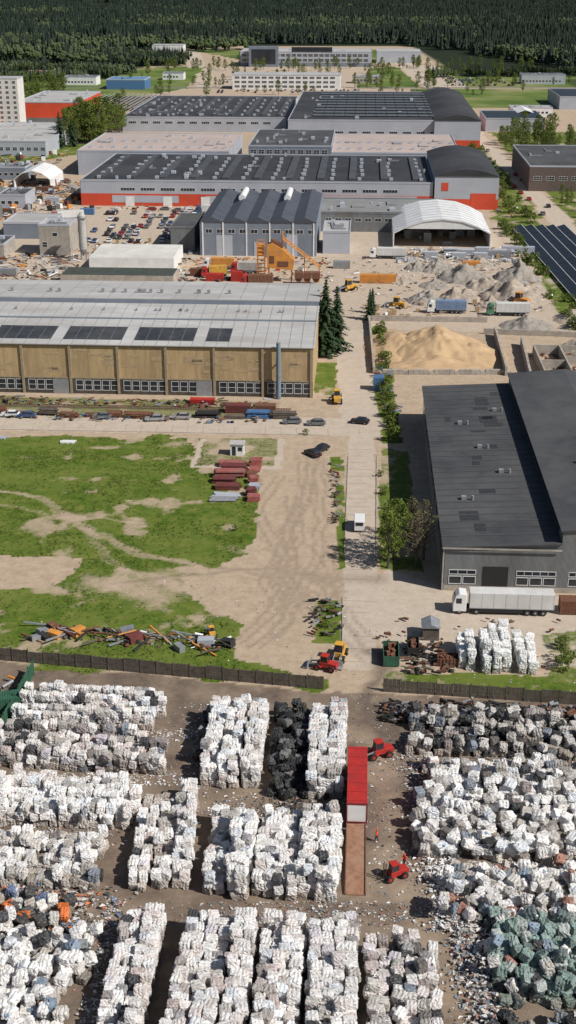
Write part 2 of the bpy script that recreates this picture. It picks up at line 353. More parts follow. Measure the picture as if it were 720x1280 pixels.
bales(B,18,46,135.6,142.6,3,'x','white',cw=2.3,gap=.6,jit=.15,drop=.25,mixp='grey',mixf=.45)
bales(B,16,45,124,132.8,3,'x','white',cw=2.3,gap=.4,jit=.24,drop=.35,mixp='grey',mixf=.3)
bales(B,18,42,113,122.4,3,'x','white',cw=2.3,gap=.1,jit=.36,drop=.5,mixp='mixed',mixf=.3,flaps=9)
bales(B,21.5,40,101,111.4,3,'x','green',cw=2.3,gap=.2,jit=.3,drop=.35,mixp='mixed',mixf=.1)
bales(B,19.8,38,88,98.6,2,'x','mixed',cw=2.3,gap=.4,jit=.35,drop=.3,mixp='black',mixf=.4)
bales('big_bag_stack',26.3,28.3,169.5,177.5,3,'y','snow',cw=1.1,gap=.1,jit=.04,flaps=0)
bales('big_bag_stack',29.7,34.2,168.5,178.5,4,'y','snow',cw=1.1,gap=.45,jit=.04,size=(1.2,1.3,.95),flaps=0)
bales('big_bag_stack',35,38.6,168,177.5,3,'y','snow',cw=1.1,gap=.45,jit=.04,size=(1.2,1.3,.95),flaps=0)

def litter(name,regions,mats,size=(.05,.24)):
    V=[];F=[];C=[]
    for (x0,x1,y0,y1,n,pal,zmax) in regions:
        for _ in range(n):
            x=random.gauss((x0+x1)/2,(x1-x0)/3.2);y=random.uniform(y0,y1);z=.03+random.random()**3*zmax; s=random.uniform(*size)*(1.5 if zmax>.4 else 1)*random.choice((.6,1,1.3))
            a=random.random()*6.28; ca,sa=math.cos(a)*s,math.sin(a)*s; t=random.uniform(-.5,.5)*s; o=len(V)
            V+=[(x-ca,y-sa,z),(x-sa*.6,y+ca*.6,z+abs(t)),(x+ca,y+sa,z+.02),(x+sa*.7,y-ca*.5,z+abs(t)*.6)]
            F.append((o,o+1,o+2,o+3)); C+=[random.choice(PAL[pal])]*4
    me=bpy.data.meshes.new(name); npmesh(me,np.array(V),np.array(F),False); setcol(me,'col',np.array(C)); me.materials.append(mats)
    o=bpy.data.objects.new(name,me); COL.objects.link(o)
litter('plastic_litter',[(15,18,112,152,1400,'mixed',.4),(18,22,94,116,2200,'mixed',.9),(17,20,112,124,1200,'white',.9),(16,40,110,135,900,'white',.3),(-21,-19,93,118,700,'mixed',.2),(8,16,100,160,420,'mixed',.04),(-15,-10,138,160,340,'mixed',.1),(-40,-14,150,153,700,'white',.15),(-40,-12,139.5,142.5,700,'white',.1),
  (-36,-22,108,119,2200,'orange',.9),(-36,-22,127,131,600,'mixed',.3),(16,46,142.6,146,1000,'mixed',.2),(16,46,133,135.5,900,'mixed',.2),(16,46,121.5,124,1100,'white',.3),(0,42,160,182,260,'mixed',.04),(-30,10,176,200,200,'mixed',.04),(-12,8,131.5,138,500,'mixed',.1),(-12,16,113,117,800,'mixed',.1),(-2,3,132,140,700,'black',.4)],bale_mat)
def heap(name,cx,cy,rx,ry,h,material,n=40,rough=.25,seed=0,sharp=1.0):
    g=np.linspace(-1,1,n); X,Y=np.meshgrid(g,g)
    ang=np.arctan2(Y,X); rr=np.hypot(X,Y)/(1+.22*(fbm(np.cos(ang)*1.5+3,np.sin(ang)*1.5+3,seed)-.5)*2)
    Z=np.clip(1-rr,0,1)**sharp; Z=Z*(1+rough*(fbm(X*3+seed,Y*3,seed+1)-.5)*2)+ (Z>0)*rough*.25*(fbm(X*9,Y*9+seed,seed)-.5)
    Z=Z*h-.05; co=np.stack([X*rx,Y*ry,Z],-1).reshape(-1,3); idx=np.arange(n*n).reshape(n,n)
    q=np.stack([idx[:-1,:-1],idx[:-1,1:],idx[1:,1:],idx[1:,:-1]],-1).reshape(-1,4)
    me=bpy.data.meshes.new(name); npmesh(me,co,q); me.materials.append(material); o=bpy.data.objects.new(name,me); COL.objects.link(o); o.location=(cx,cy,0); return o

# ------------------------------------------------------------ common materials
M_asph=mat('bitumen_roof',(.05,.051,.056),.8,.35,.15,dirt=(.095,.095,.095),bumpd=.02)
M_dkroof=mat('dark_roof',(.028,.029,.034),.75,.3,.1,dirt=(.06,.06,.065))
M_ltroof=mat('light_roof',(.47,.46,.45),.6,.15,.25,dirt=(.33,.31,.29),stretch=(.3,1,1))
M_pink=mat('pale_roof',(.45,.365,.33),.9,.12,.05,dirt=(.36,.30,.28))
M_tan=mat('tan_cladding',(.52,.37,.20),.8,.22,.9,rib=('Z',1.4),dirt=(.30,.215,.125),stretch=(1,1,.16))
M_white=mat('white_paint',(.76,.76,.76),.5,.08,.5,dirt=(.62,.61,.59))
M_glass=mat('window_glass',(.03,.035,.045),.12,.3,.5)
M_red=mat('red_cladding',(.58,.07,.03),.6,.15,.1)
M_bluegr=mat('bluegrey_cladding',(.20,.23,.28),.6,.12,.2,rib=('X',1.2))
M_palegr=mat('palegrey_cladding',(.40,.42,.47),.6,.1,.1)
M_grey=mat('grey_corrugated',(.20,.21,.22),.6,.2,.4,rib=('X',1.6),dirt=(.13,.12,.11),stretch=(1,1,.3))
M_conc=mat('concrete',(.40,.36,.31),.9,.2,.8,dirt=(.25,.22,.2))
M_steel=mat('steel',(.30,.31,.33),.5,.2,1,metal=.3)
M_rust=mat('rust',(.16,.07,.04),.9,.4,2)
M_black=mat('black_rubber',(.02,.02,.02),.85,.2,3)
M_yel=mat('yellow_paint',(.68,.36,.04),.5,.15,1.5,dirt=(.3,.2,.08))
M_org=mat('orange_paint',(.66,.27,.045),.55,.15,1.5,dirt=(.36,.19,.08))
M_redp=mat('red_paint',(.46,.028,.022),.5,.18,.8,dirt=(.26,.03,.025))
M_blue=mat('blue_paint',(.07,.16,.32),.5,.2,1)
M_green=mat('green_paint',(.03,.10,.06),.7,.3,1)
M_wood=mat('fence_boards',(.085,.068,.055),.9,.4,2,dirt=(.16,.135,.11))
M_solar=mat('solar_glass',(.012,.014,.021),.35,.3,.3)
M_rooflight=mat('roof_light_glazing',(.035,.037,.042),.5,.4,.3,dirt=(.08,.08,.08))
M_skin=mat('skin',(.5,.3,.22),.6,.1,5)
M_orgv=mat('hi_vis_orange',(.75,.07,.02),.8,.1,5)
M_navy=mat('navy_cloth',(.03,.04,.08),.9,.1,5)
M_barkm=mat('bark',(.12,.09,.07),.95,.4,3)
M_strip=mat('strip_dark',(.075,.075,.082),.5,.3,.2)

def windows(parent,lst,y=-.06,name='windows'):
    f=MB();g=MB()
    for x,z,w,h in lst:
        t=.10
        f.box(x,x+w,y,y+.1,z,z+t);f.box(x,x+w,y,y+.1,z+h-t,z+h);f.box(x,x+t,y,y+.1,z+t,z+h-t);f.box(x+w-t,x+w,y,y+.1,z+t,z+h-t)
        k=int(w//1.2)
        for i in range(1,k): f.box(x+w*i/k-.04,x+w*i/k+.04,y,y+.1,z+t,z+h-t)
        if h>1.6: f.box(x+t,x+w-t,y+.002,y+.098,z+h*.5-.04,z+h*.5+.04)
        g.box(x+t,x+w-t,y+.035,y+.09,z+t,z+h-t)
    f.obj('window_frames',[M_white],parent); g.obj('window_glass',[M_glass],parent)
def bld(name,x,y,w,d,h,wm,rm,rot=R,parapet=.5,base=None,baseh=0,strips=None,vents=0,small=0,wins=None):
    e=empty(name,x,y,rot); a=MB(); a.box(0,w,0,d,0,h); a.obj('walls',[wm],e)
    r=MB(); r.box(.25,w-.25,.25,d-.25,h+.003,h+.12); r.obj('roof',[rm],e)
    if parapet:
        p=MB(); p.box(-.1,w+.1,-.1,.25,h-.3,h+parapet);p.box(-.1,w+.1,d-.25,d+.1,h-.3,h+parapet);p.box(-.1,.25,.25,d-.25,h-.3,h+parapet);p.box(w-.25,w+.1,.25,d-.25,h-.3,h+parapet); p.obj('parapet',[M_palegr if wm!=M_grey else M_grey],e)
    if base:
        p=MB(); p.box(-.05,w+.05,-.05,.1,0,baseh); p.box(w-.1,w+.05,.1,d,0,baseh); p.box(-.05,.1,.1,d,0,baseh); p.obj('base_band',[base],e)
    if strips:
        s=MB(); n,mm,fw,hh=strips
        for i in range(n):
            xx=w*(i+.5)/n; s.box(xx-w/n*fw/2,xx+w/n*fw/2,d*.08,d*.92,h+.12,h+.12+hh)
        s.obj('skylight_strips',[mm],e)
    if vents:
        s=MB()
        for i in range(vents):
            xx=random.uniform(2,w-3);yy=random.uniform(2,d-3);q=random.uniform(.8,2.4); s.box(xx,xx+q,yy,yy+q*random.uniform(.7,1.8),h+.12,h+.12+random.uniform(.5,1.6))
        for i in range(small):
            xx=(i%12+.5)*w/12+random.gauss(0,.5);yy=(i//12+.5)*d/(small//12+1); s.box(xx,xx+1.6,yy,yy+1.6,h+.12,h+1.2)
        s.obj('roof_units',[M_palegr],e)
        s=MB()
        for i in range(4):
            xx=random.uniform(2,w-6);yy=random.uniform(2,d-10); s.box(xx,xx+.5,yy,yy+random.uniform(4,9),h+.12,h+.6)
            s.box(xx,xx+random.uniform(3,6),yy-.6,yy-.1,h+.12,h+.7)
        s.obj('roof_pipes',[M_steel],e)
    if wins: windows(e,wins)
    return e
def archroof(e,w,d,h,rise,m,n=14):
    p=[(-.3+(w+.6)*i/n,h+.15+rise*math.sin(math.pi*i/n)) for i in range(n+1)]
    a=MB(); a.pry(p,-.3,d+.3); return a.obj('arched_roof',[m],e)

# ------------------------------------------------------------ TAN HALL
e=empty('tan_industrial_hall',-92,309.3,R)
w=98.3
a=MB(); a.prx([(0,0),(58,0),(58,13.2),(32,15.0),(32,14.6),(19,14.1),(0,12.7)],0,w); a.obj('walls',[M_tan],e)
a=MB(); a.prx([(-.5,12.62),(19,14.12),(19,14.32),(-.5,12.82)],-.4,w+.4); a.prx([(19,14.5),(32,15.0),(32,15.25),(19,14.75)],-.4,w+.4)
a.prx([(32,16.4),(58.4,15.0),(58.4,15.25),(32,16.65)],-.4,w+.4); a.obj('roof',[M_ltroof],e)
a=MB(); a.box(0,w,18.7,19.0,13.9,14.6); a.box(0,w,32.02,32.3,14.9,16.5); a.box(0,w,57.6,58.2,13,15.1); a.box(w-.3,w+.02,32.3,57.6,13,15.1); a.obj('clerestory_walls',[M_bluegr],e)
a=MB(); seg=w/33
for i in range(33):
    if i>25: continue
    x=i*seg
    if i%6==5: continue
    a.prx([(3,12.9+.14),(12.5,13.65+.14),(12.5,13.78+.16),(3,13.02+.16)],x+.08,x+seg-.04)
for i in range(33):
    x=i*seg
    if i%9!=8: a.prx([(48,15.58),(55,15.2),(55,15.36),(48,15.74)],x+.03,x+seg-.05)
a.obj('roof_lights',[M_rooflight],e)
a=MB()
for i in range(34): a.prx([(-.4,12.84),(18.9,14.33),(18.9,14.37),(-.4,12.88)],i*seg-.05,i*seg+.05); a.prx([(19.1,14.77),(31.9,15.26),(31.9,15.30),(19.1,14.81)],i*seg-.05,i*seg+.05)
for i in range(17): a.prx([(32.2,16.66),(58.2,15.27),(58.2,15.31),(32.2,16.70)],i*seg*2-.06,i*seg*2+.06)
a.obj('roof_seams',[M_steel],e)
a=MB()
for x in [w-.4-i*12 for i in range(9)]: a.box(x-.3,x+.3,-.35,-.02,0,12.5)
a.box(0,w,-.14,-.01,12.1,12.6); a.box(0,w,-.2,-.01,3.9,4.25); a.obj('wall_posts',[mat('post_grey',(.3,.24,.16),.8,.2,1)],e)
a=MB()
for i in range(40):
    x=random.uniform(1,w-4); z=random.uniform(5,11); a.box(x,x+random.uniform(1.5,4),-.03,-.004,z,z+random.uniform(.4,1.4))
a.obj('patched_panels',[mat('tan_patch',(.40,.30,.18),.8,.2,1)],e)
lst=[]
for i in range(8):
    x=w-12-i*12; lst+= [(x+.8+j*2.2,.9,1.9,2.7) for j in range(5) if not (i in (2,5) and j in (3,4))]
windows(e,lst,y=-.13)
a=MB()
for i in (2,5): a.box(w-12*i-5,w-12*i-1,-.2,-.095,0,3.8)
a.obj('gates',[M_steel],e)
a=MB(); a.box(0,w,-.09,-.005,0,3.85); a.obj('dark_lower_wall',[mat('dark_wall',(.05,.045,.04),.9,.3,.6,dirt=(.12,.1,.08))],e)
a=MB(); a.tube((w-8.4,-1.4,0),(w-8.4,-1.4,14.2),.62,.55,14); a.tube((w-8.4,-1.4,9),(w-8.4,.1,9),.2); a.obj('exhaust_stack',[mat('stack_blue',(.16,.22,.27),.5,.2,1)],e)
a=MB()
for i in range(18):
    x=random.uniform(3,w-3); a.box(x,x+.8,40,40.8,16.0,17.2)
    x=random.uniform(3,w-3); a.box(x,x+.5,25,25.5,15.0,15.6)
a.obj('roof_vents',[M_steel],e)

# ------------------------------------------------------------ GREY HALL
e=empty('grey_industrial_hall',26.6,196.8,R)
a=MB(); a.pry([(0,0),(19.5,0),(19.5,9.0),(0,8.0)],0,90); a.obj('walls',[M_grey],e)
a=MB(); a.pry([(-.5,7.98),(19.5,9.02),(19.5,9.25),(-.5,8.2)],-.4,90.4); a.obj('side_aisle_roof',[M_asph],e)
a=MB(); a.pry([(19.5,0),(45,0),(45,10.8),(32,12.6),(19.5,11.4)],-.02,90); a.obj('nave_walls',[M_grey],e)
a=MB(); a.pry([(19.1,11.4),(32,12.62),(45.5,10.8),(45.5,11.0),(32,12.85),(19.1,11.65)],-.4,90.4); a.obj('nave_roof',[M_asph],e)
a=MB(); a.box(19.44,19.497,4,86,9.5,10.9); a.obj('clerestory_glass',[M_glass],e)
a=MB(); a.box(-.06,0.04,0,90,0,1.2); a.box(0,45,-.12,-.03,0,.9); a.box(-.35,-.1,-.2,.1,0,8); a.box(-.5,19.5,-.55,-.42,7.9,8.15); a.obj('plinth',[M_conc],e)
lst=[(.8,1.2,2.2,1.5),(3.2,1.2,2.2,1.5),(.8,3.0,4.6,.9),(12.2,1.2,2.1,1.5),(14.5,1.2,2.1,1.5),(16.8,1.2,2.1,1.5),(12.2,3.0,6.7,.9),(21,1.2,2.2,1.5),(23.5,1.2,2.2,1.5),(21,3,5,.9),(29,1.2,2.2,1.5)]
windows(e,lst)
a=MB(); a.box(6.6,10.8,-.1,-.02,0,4.6); a.obj('gate',[M_black],e)
a=MB()
for (x,yy) in ((4,20),(9,47),(14,70),(6,62),(12,33),(26,30),(36,55)):
    z=8+x*.051 if x<19 else 11.9; a.box(x,x+.9,yy,yy+.9,z,z+.9); a.tube((x+2,yy,z),(x+2,yy,z+1.2),.25)
a.obj('roof_vents',[M_steel],e)
a=MB()
for yy in range(4,90,3): a.pry([(-.4,8.24),(19.4,9.28),(19.4,9.30),(-.4,8.26)],yy+random.uniform(-.3,.3),yy+.42)
a.obj('roof_seams',[mat('seam',(.065,.065,.07),.8,.2,1)],e)
a=MB()
for _ in range(14):
    x=random.uniform(.5,15);yy=random.uniform(2,84);L=random.uniform(1,4);L2=random.uniform(1.5,6); z=8.22+x*.052
    a.pry([(x,z+.02),(x+L,z+.02+L*.052),(x+L,z+.045+L*.052),(x,z+.045)],yy,yy+L2)
a.obj('roof_patches',[mat('roof_patch',(.032,.032,.036),.7,.2,1)],e)
lst=MB()
for i in range(12): lst.box(-.10,-.01,3+i*7.2,7.5+i*7.2,3.5,5.5)
lst.obj('side_windows',[M_glass],e)

# ------------------------------------------------------------ MID FACTORIES
e=bld('red_grey_factory',-92.8,584,157,88,11,M_palegr,M_dkroof,base=M_red,baseh=5.4,vents=20,small=72,strips=(11,M_strip,.22,.7),
   wins=[(18+i*9,6.6,6.5,1.5) for i in range(14)])
a=MB(); a.box(14,44,-.12,-.05,1.5,4.6); a.box(56,80,-.12,-.05,1.5,4.6); a.box(84,150,-.12,-.05,.0,5.2); a.obj('pale_wall_panels',[M_palegr],e)
a=MB()
for i in range(8): a.box(20+i*17,24+i*17,-.2,-.13,0,4.2)
a.obj('loading_gates',[M_white],e)
e=bld('arched_warehouse',64.5,574,28,84,14.2,M_palegr,M_dkroof,parapet=0,base=M_red,baseh=4.5); archroof(e,28,84,14.1,3.0,M_dkroof)
a=MB(); a.box(16,27,-.15,-.06,0,7); a.box(3,6,-.1,-.04,8,11.5); a.obj('facade_panels',[M_red],e)
bld('pale_roof_warehouse',-108,676,78,76,12,M_palegr,M_pink,vents=6,small=24)
bld('pale_roof_warehouse',22,668,65,80,12,M_palegr,M_pink,vents=4,small=24)
bld('factory_office_block',-20,668,42,70,15.5,M_bluegr,M_asph,vents=12,wins=[(1+i*4,11.6,3,2.2) for i in range(10)])
bld('logistics_warehouse',-108,868,107,150,9,M_palegr,M_dkroof,vents=24,small=60,strips=(10,M_strip,.25,1.0),wins=[(4+i*8,5,5,1.6) for i in range(12)])
e=bld('logistics_warehouse',0,788,96,190,15.5,M_palegr,M_dkroof,vents=14,base=M_bluegr,baseh=5,wins=[(4+i*8,8,5,1.4) for i in range(11)])
a=MB()
for j in range(9):
    for i in range(12): a.box(14+i*6.4,19.9+i*6.4,20+j*18,27+j*18,16.0,16.3)
a.obj('solar_panels',[mat('solar_pale',(.12,.13,.145),.4,.2,.2)],e)
e=bld('arched_warehouse',86,780,27,190,16,M_palegr,M_dkroof,parapet=0,base=M_red,baseh=5); archroof(e,27,190,15.9,3.2,M_dkroof)
def shell(outer,inner,y0,y1,e,m,name):
    n=len(outer); V=[(x,y0,z) for x,z in outer]+[(x,y0,z) for x,z in inner]+[(x,y1,z) for x,z in outer]+[(x,y1,z) for x,z in inner]; F=[]
    for i in range(n-1): F+=[(i,i+1,n+i+1,n+i),(2*n+i,3*n+i,3*n+i+1,2*n+i+1),(i,2*n+i,2*n+i+1,i+1),(n+i,n+i+1,3*n+i+1,3*n+i)]
    a=MB(); a.add(V,F); return a.obj(name,[m],e)
e=empty('white_tent_hall',40,489,R)
out=[(0,0),(0,5.6),(5,8.2),(11,10.2),(18.5,11),(26,10.2),(32,8.2),(37,5.6),(37,0)]
inn=[(.4,0),(.4,5.4),(5.2,7.8),(11.1,9.8),(18.5,10.6),(25.9,9.8),(31.8,7.8),(36.6,5.4),(36.6,0)]
shell(out,inn,0,46,e,M_white,'membrane')
a=MB(); a.pry([(.5,0),(36.5,0),(36.5,5.4),(26,9.8),(18.5,10.5),(11,9.8),(.5,5.4)],45,45.5); a.obj('end_wall',[M_white],e)
a=MB(); a.pry([(.5,7.2),(36.5,7.2),(31.8,7.7),(25.9,9.7),(18.5,10.5),(11.1,9.7),(5.2,7.7)],.3,.5); a.obj('gable_panel',[M_white],e)
a=MB()
for k in range(9): a.pry([(-.03+0,5.62),(5,8.23),(11,10.23),(18.5,11.03),(26,10.23),(32,8.23),(37.03,5.62),(37.03,5.7),(32,8.31),(26,10.31),(18.5,11.11),(11,10.31),(5,8.31),(-.03,5.7)],k*5.6+.1,k*5.6+.3)
a.obj('frame_ribs',[M_palegr],e)
a=MB()
for _ in range(25):
    x=random.uniform(3,30);y=random.uniform(6,35); a.box(x,x+random.uniform(1,4),y,y+3,0,random.uniform(1,4))
a.obj('stored_goods',[M_steel],e)
e=empty('blue_grey_workshop',-32.5,475,R); a=MB(); a.box(0,43,0,66,0,12.4); a.obj('walls',[M_bluegr],e)
a=MB()
for i in range(5): x=i*8.6; a.pry([(x,12.42),(x+8.6,12.42),(x+4.3,14.3)],-.3,66.3)
a.obj('ridged_roof',[mat('blue_dark_roof',(.065,.072,.09),.6,.2,.2)],e)
a=MB()
for x,y in ((12,50),(30,50)): a.tube((x,y-10,14.6),(x,y+10,14.6),1.3,1.3,12)
for x in (1,8.6,17.2,25.8,34.4,42): a.box(x-.25,x+.25,-.2,-.01,0,12.3)
a.obj('roof_ducts',[M_white],e)
windows(e,[(2+i*4.2,8.2,2.6,1.6) for i in range(10)]); a=MB(); a.box(6,12,-.1,-.02,0,7.5); a.box(20,24,-.1,-.02,0,5); a.box(32,36,-.1,-.02,0,8); a.obj('doors',[M_palegr],e)
bld('grey_workshop',13,522,50,34,7.5,M_grey,mat('midgrey_roof',(.22,.22,.22),.8,.15,.2),vents=8,wins=[(2+i*4,4,2.6,1.5) for i in range(11)])
bld('grey_workshop',13,478,10,22,8,M_palegr,M_ltroof,vents=2)
bld('white_roof_shed',-70,449,30,24,4.6,M_white,mat('white_roof',(.66,.64,.6),.7,.1,.3,dirt=(.5,.48,.45)),parapet=0)
bld('dark_roof_shed',-76,424,38,12,4.0,M_conc,mat('green_dark_roof',(.05,.06,.05),.8,.3,.4),parapet=0)
bld('concrete_plant_building',-92,475,11.5,14,11,M_conc,M_ltroof,vents=2,wins=[(1,3,2,2),(5,7,2,1.5)])
bld('dark_shed',-112,507,19,20,6,M_bluegr,M_ltroof)
bld('dark_shed',-44,482,9,28,9,M_grey,M_asph)
e=empty('cement_silo',-74.6,467,0); a=MB(); a.tube((0,0,4),(0,0,16.0),1.45,1.45,18); a.tube((0,0,16.0),(0,0,17.2),1.45,.4,18); a.tube((0,0,4),(0,0,1.5),1.45,.3,18); a.obj('tank',[mat('silo_grey',(.42,.41,.39),.6,.15,.5,dirt=(.3,.28,.26))],e)
a=MB()
for i in range(4): t=i*math.pi/2+.8; a.tube((1.3*math.cos(t),1.3*math.sin(t),0),(1.3*math.cos(t),1.3*math.sin(t),4.5),.12)
a.tube((1.7,0,0),(1.7,0,16),.06); a.box(-1.7,1.7,-1.7,1.7,15.2,15.3); a.obj('legs_and_ladder',[M_steel],e)
e=empty('white_tent_hall',-133,634,R); shell([(0,0),(0,4),(4,7),(9,8.4),(14,7),(18,4),(18,0)],[(.3,0),(.3,3.9),(4.1,6.7),(9,8),(13.9,6.7),(17.7,3.9),(17.7,0)],0,28,e,M_white,'membrane')
e=bld('apartment_block',-230,868,56,16,33,mat('render_white',(.62,.6,.57),.8,.1,.2),M_ltroof,wins=[(2+i*4.6,2+j*3.1,2.2,1.7) for i in range(12) for j in range(10)])
a=MB()
for i in range(3): a.box(8+i*16,11+i*16,-1.2,-.1,2,32)
a.obj('balconies',[mat('balcony_orange',(.55,.25,.12))],e)
bld('red_warehouse',-186,914,42,85,14,M_red,M_ltroof,vents=10,base=M_grey,baseh=4)
bld('grey_workshop',-186,750,49,95,8,M_palegr,M_ltroof,vents=14,wins=[(2+i*4,3,2.6,2) for i in range(12)])
bld('blue_roof_store',-160,1185,34,34,8,M_blue,mat('blue_roof',(.12,.25,.42),.5,.1,.1))
e=bld('glass_office_building',-52,1475,143,60,15,M_palegr,M_ltroof,vents=20,base=M_bluegr,baseh=4,wins=[(2+i*6,5,5,3) for i in range(23)]+[(2+i*6,10,5,3) for i in range(23)])
a=MB(); a.box(10,42,-8,-.1,0,21); a.obj('entrance_wing',[M_bluegr],e); a=MB(); a.box(13,39,-8.2,-8.05,3,18); a.box(56,100,-.4,-.2,15.2,20); a.obj('curtain_wall',[M_glass],e)
bld('glass_office_building',100,1530,50,50,12,M_palegr,M_ltroof)
bld('white_office_building',-49,1186,95,30,12,M_white,M_ltroof,wins=[(2+i*6,1.5+j*3.7,4.4,2) for i in range(15) for j in range(3)])
bld('white_office_building',-166,1660,38,25,12,M_white,M_ltroof,wins=[(2+i*6,2,4,2) for i in range(6)])
bld('dark_brick_warehouse',115,624,60,78,11.5,mat('dark_brick',(.12,.09,.08),.9,.3,1),M_asph,wins=[(2+i*6,5,4,2) for i in range(9)],vents=6)
bld('solar_roof_store',129,868,38,50,8,M_palegr,M_solar,vents=0)
bld('solar_roof_store',205,1010,60,70,9,M_palegr,M_solar)
bld('grey_workshop',-112,700,10,50,7,M_grey,M_ltroof)
for (x,y,w_,d_,h_,wm,rm) in ((-138,540,16,12,5,M_grey,M_ltroof),(-128,575,12,18,6,M_palegr,M_asph),(-150,660,18,14,6,M_bluegr,M_asph),(-118,470,14,16,5,M_conc,M_asph),(-205,1230,30,20,7,M_white,M_asph),(-250,1290,34,20,7,M_conc,M_red),(-120,1290,20,16,6,M_white,M_asph),(60,1250,26,14,6,M_conc,M_ltroof),(215,1240,40,20,8,M_palegr,M_asph),(160,960,30,16,6,M_white,M_ltroof)): bld('small_workshop',x,y,w_,d_,h_,wm,rm,vents=2,wins=[(1+i*3,2,2,1.6) for i in range(int(w_//3)-1)])
e=empty('white_dome_tent',150,905,R)
shell([(0,0),(1,4),(5,8),(11,10),(17,8),(21,4),(22,0)],[(.3,0),(1.3,3.8),(5.2,7.7),(11,9.7),(16.8,7.7),(20.7,3.8),(21.7,0)],0,30,e,M_white,'membrane')
def solar(name,x0,y0,nrow,ln,pitch,rot=R):
    e=empty(name,x0,y0,rot); a=MB(); f=MB(); g=MB()
    for i in range(nrow):
        x=i*pitch
        for k in range(int(ln//8)):
            yy=k*8; a.pry([(x,1.0),(x+pitch*.78,2.1),(x+pitch*.78,2.16),(x,1.06)],yy+.12,yy+7.9); f.tube((x+pitch*.4,yy+4,0),(x+pitch*.4,yy+4,1.5),.08,n=5)
        g.box(x+pitch*.785,x+pitch*.82,0,ln,2.05,2.2); g.box(x-.14,x-.02,0,ln,.95,1.1)
    a.obj('panels',[M_solar],e); f.obj('posts',[M_steel],e); g.obj('panel_frames',[M_white],e)
solar('solar_array',91.5,390,5,136,4.4,0); solar('solar_array',120,390,16,136,4.4,0)
solar('solar_array',-182,1000,18,120,4.0)

# ------------------------------------------------------------ sand, gravel, walls
M_sand=mat('sand',(.50,.345,.20),.95,.12,.5,bumpd=.15,dirt=(.39,.265,.15)); M_grav=mat('gravel',(.31,.275,.24),.95,.3,1.2,bumpd=.25,dirt=(.2,.175,.155)); M_rub=mat('rubble',(.39,.325,.265),.95,.35,1,bumpd=.3,dirt=(.23,.19,.155))
heap('sand_pile',41,347,15,19,7.0,M_sand,60,.35,1,1.05); heap('sand_pile',31,350,10,17,4.0,M_sand,40,.4,7,1.1); heap('sand_pile',51,340,9,14,3.4,M_sand,30,.4,8,1.1); heap('sand_pile',40,331,13,7,2.6,M_sand,30,.5,5,1)
for i,(x,y,r,h,mm) in enumerate([(60,436,9,5,M_grav),(73,408,11,6,M_rub),(79,436,8,5,M_grav),(46,452,5,3,M_grav),(53,450,6,3.5,M_grav),(55,407,7,4,M_rub),(44,404,6,3.4,M_grav),(83,345,9,3.5,M_rub),(88,380,8,3,M_rub),(66,424,7,3.5,M_rub),(71,372,8,3,M_grav),(38,432,5,2.5,M_rub),(90,330,9,3,M_rub),(68,455,6,3,M_rub),(30,440,4,2,M_grav),(64,398,5,2.5,M_rub),(49,425,5,2,M_grav)]):
    heap('gravel_pile' if mm==M_grav else 'rubble_pile',x,y,r,r*1.1,h,mm,36,.8,i+10,.9)
a=MB()
for k in range(26): a.box(23.5+k*1.35,24.8+k*1.35,-.5,.4,0,1.3 if k%5 else .9,rot=Matrix.Rotation(random.gauss(0,.03),3,'Z'))
a.obj('concrete_block_wall',[M_conc],loc=(0,323.5,0))
def wall(name,x0,y0,x1,y1,h,t,m):
    L=math.hypot(x1-x0,y1-y0); a=MB(); n=max(1,int(L/2.5))
    for i in range(n): a.box(L*i/n,L*(i+1)/n-.05,-t/2,t/2,0,h*random.uniform(.93,1.05))
    a.obj(name,[m],loc=(x0,y0,0),rot=math.atan2(y1-y0,x1-x0))
wall('concrete_retaining_wall',57,322,60,362,2.6,.6,M_conc); wall('concrete_retaining_wall',62.5,318,66,352,2.6,.6,M_conc); wall('concrete_retaining_wall',22.6,324,24.5,378,1.8,.6,M_conc)
wall('concrete_retaining_wall',24,379,60,377,1.6,.5,M_conc); wall('concrete_retaining_wall',57,364,84,360,1.6,.5,M_conc)
e=empty('roofless_concrete_pen',66,318,R); a=MB()
for x in (0,7,14): a.box(x,x+.4,0,24,0,2.8)
for y in (-.4,24.0): a.box(0,14.4,y,y+.4,0,2.8)
a.box(.4,7,10,10.4,0,2.6); a.box(7.4,14,14,14.4,0,2.6); a.obj('walls',[M_conc],e)
a=MB()
for i in range(60): x=random.uniform(1,13.5);y=random.uniform(1,23); s=random.uniform(.3,1); a.box(x,x+s,y,y+s,0,random.uniform(.2,1.2),rot=Matrix.Rotation(random.random(),3,'Z'))
a.obj('debris',[M_rust],e)
def kerb(x0,y0,x1,y1):
    L=math.hypot(x1-x0,y1-y0); a=MB(); n=int(L/3)
    for i in range(n): a.box(L*i/n,L*(i+1)/n-.03,-.09,.09,-.1,.12)
    a.obj('road_kerb',[M_conc],loc=(x0,y0,0),rot=math.atan2(y1-y0,x1-x0))
kerb(10.3,212,13.2,262); kerb(16.3,215,19.4,262); kerb(8.6,178,9.3,194); kerb(-90,281,8,275.6)
a=MB()
for i in range(26):
    yy=172+i*4.1; xc=11+(yy-172)*.055
    if random.random()<.75: a.box(xc-2.7,xc+random.uniform(.5,2.7),yy,yy+.05,-.02,.012,rot=Matrix.Rotation(R,3,'Z'))
for i in range(30):
    xx=-88+i*3.6
    if random.random()<.7: a.box(xx,xx+.05,281.2-(xx+88)*.058,286.3-(xx+88)*.058,-.02,.012)
a.obj('road_slab_joints',[mat('joint',(.24,.19,.15),.9,.3,1)])

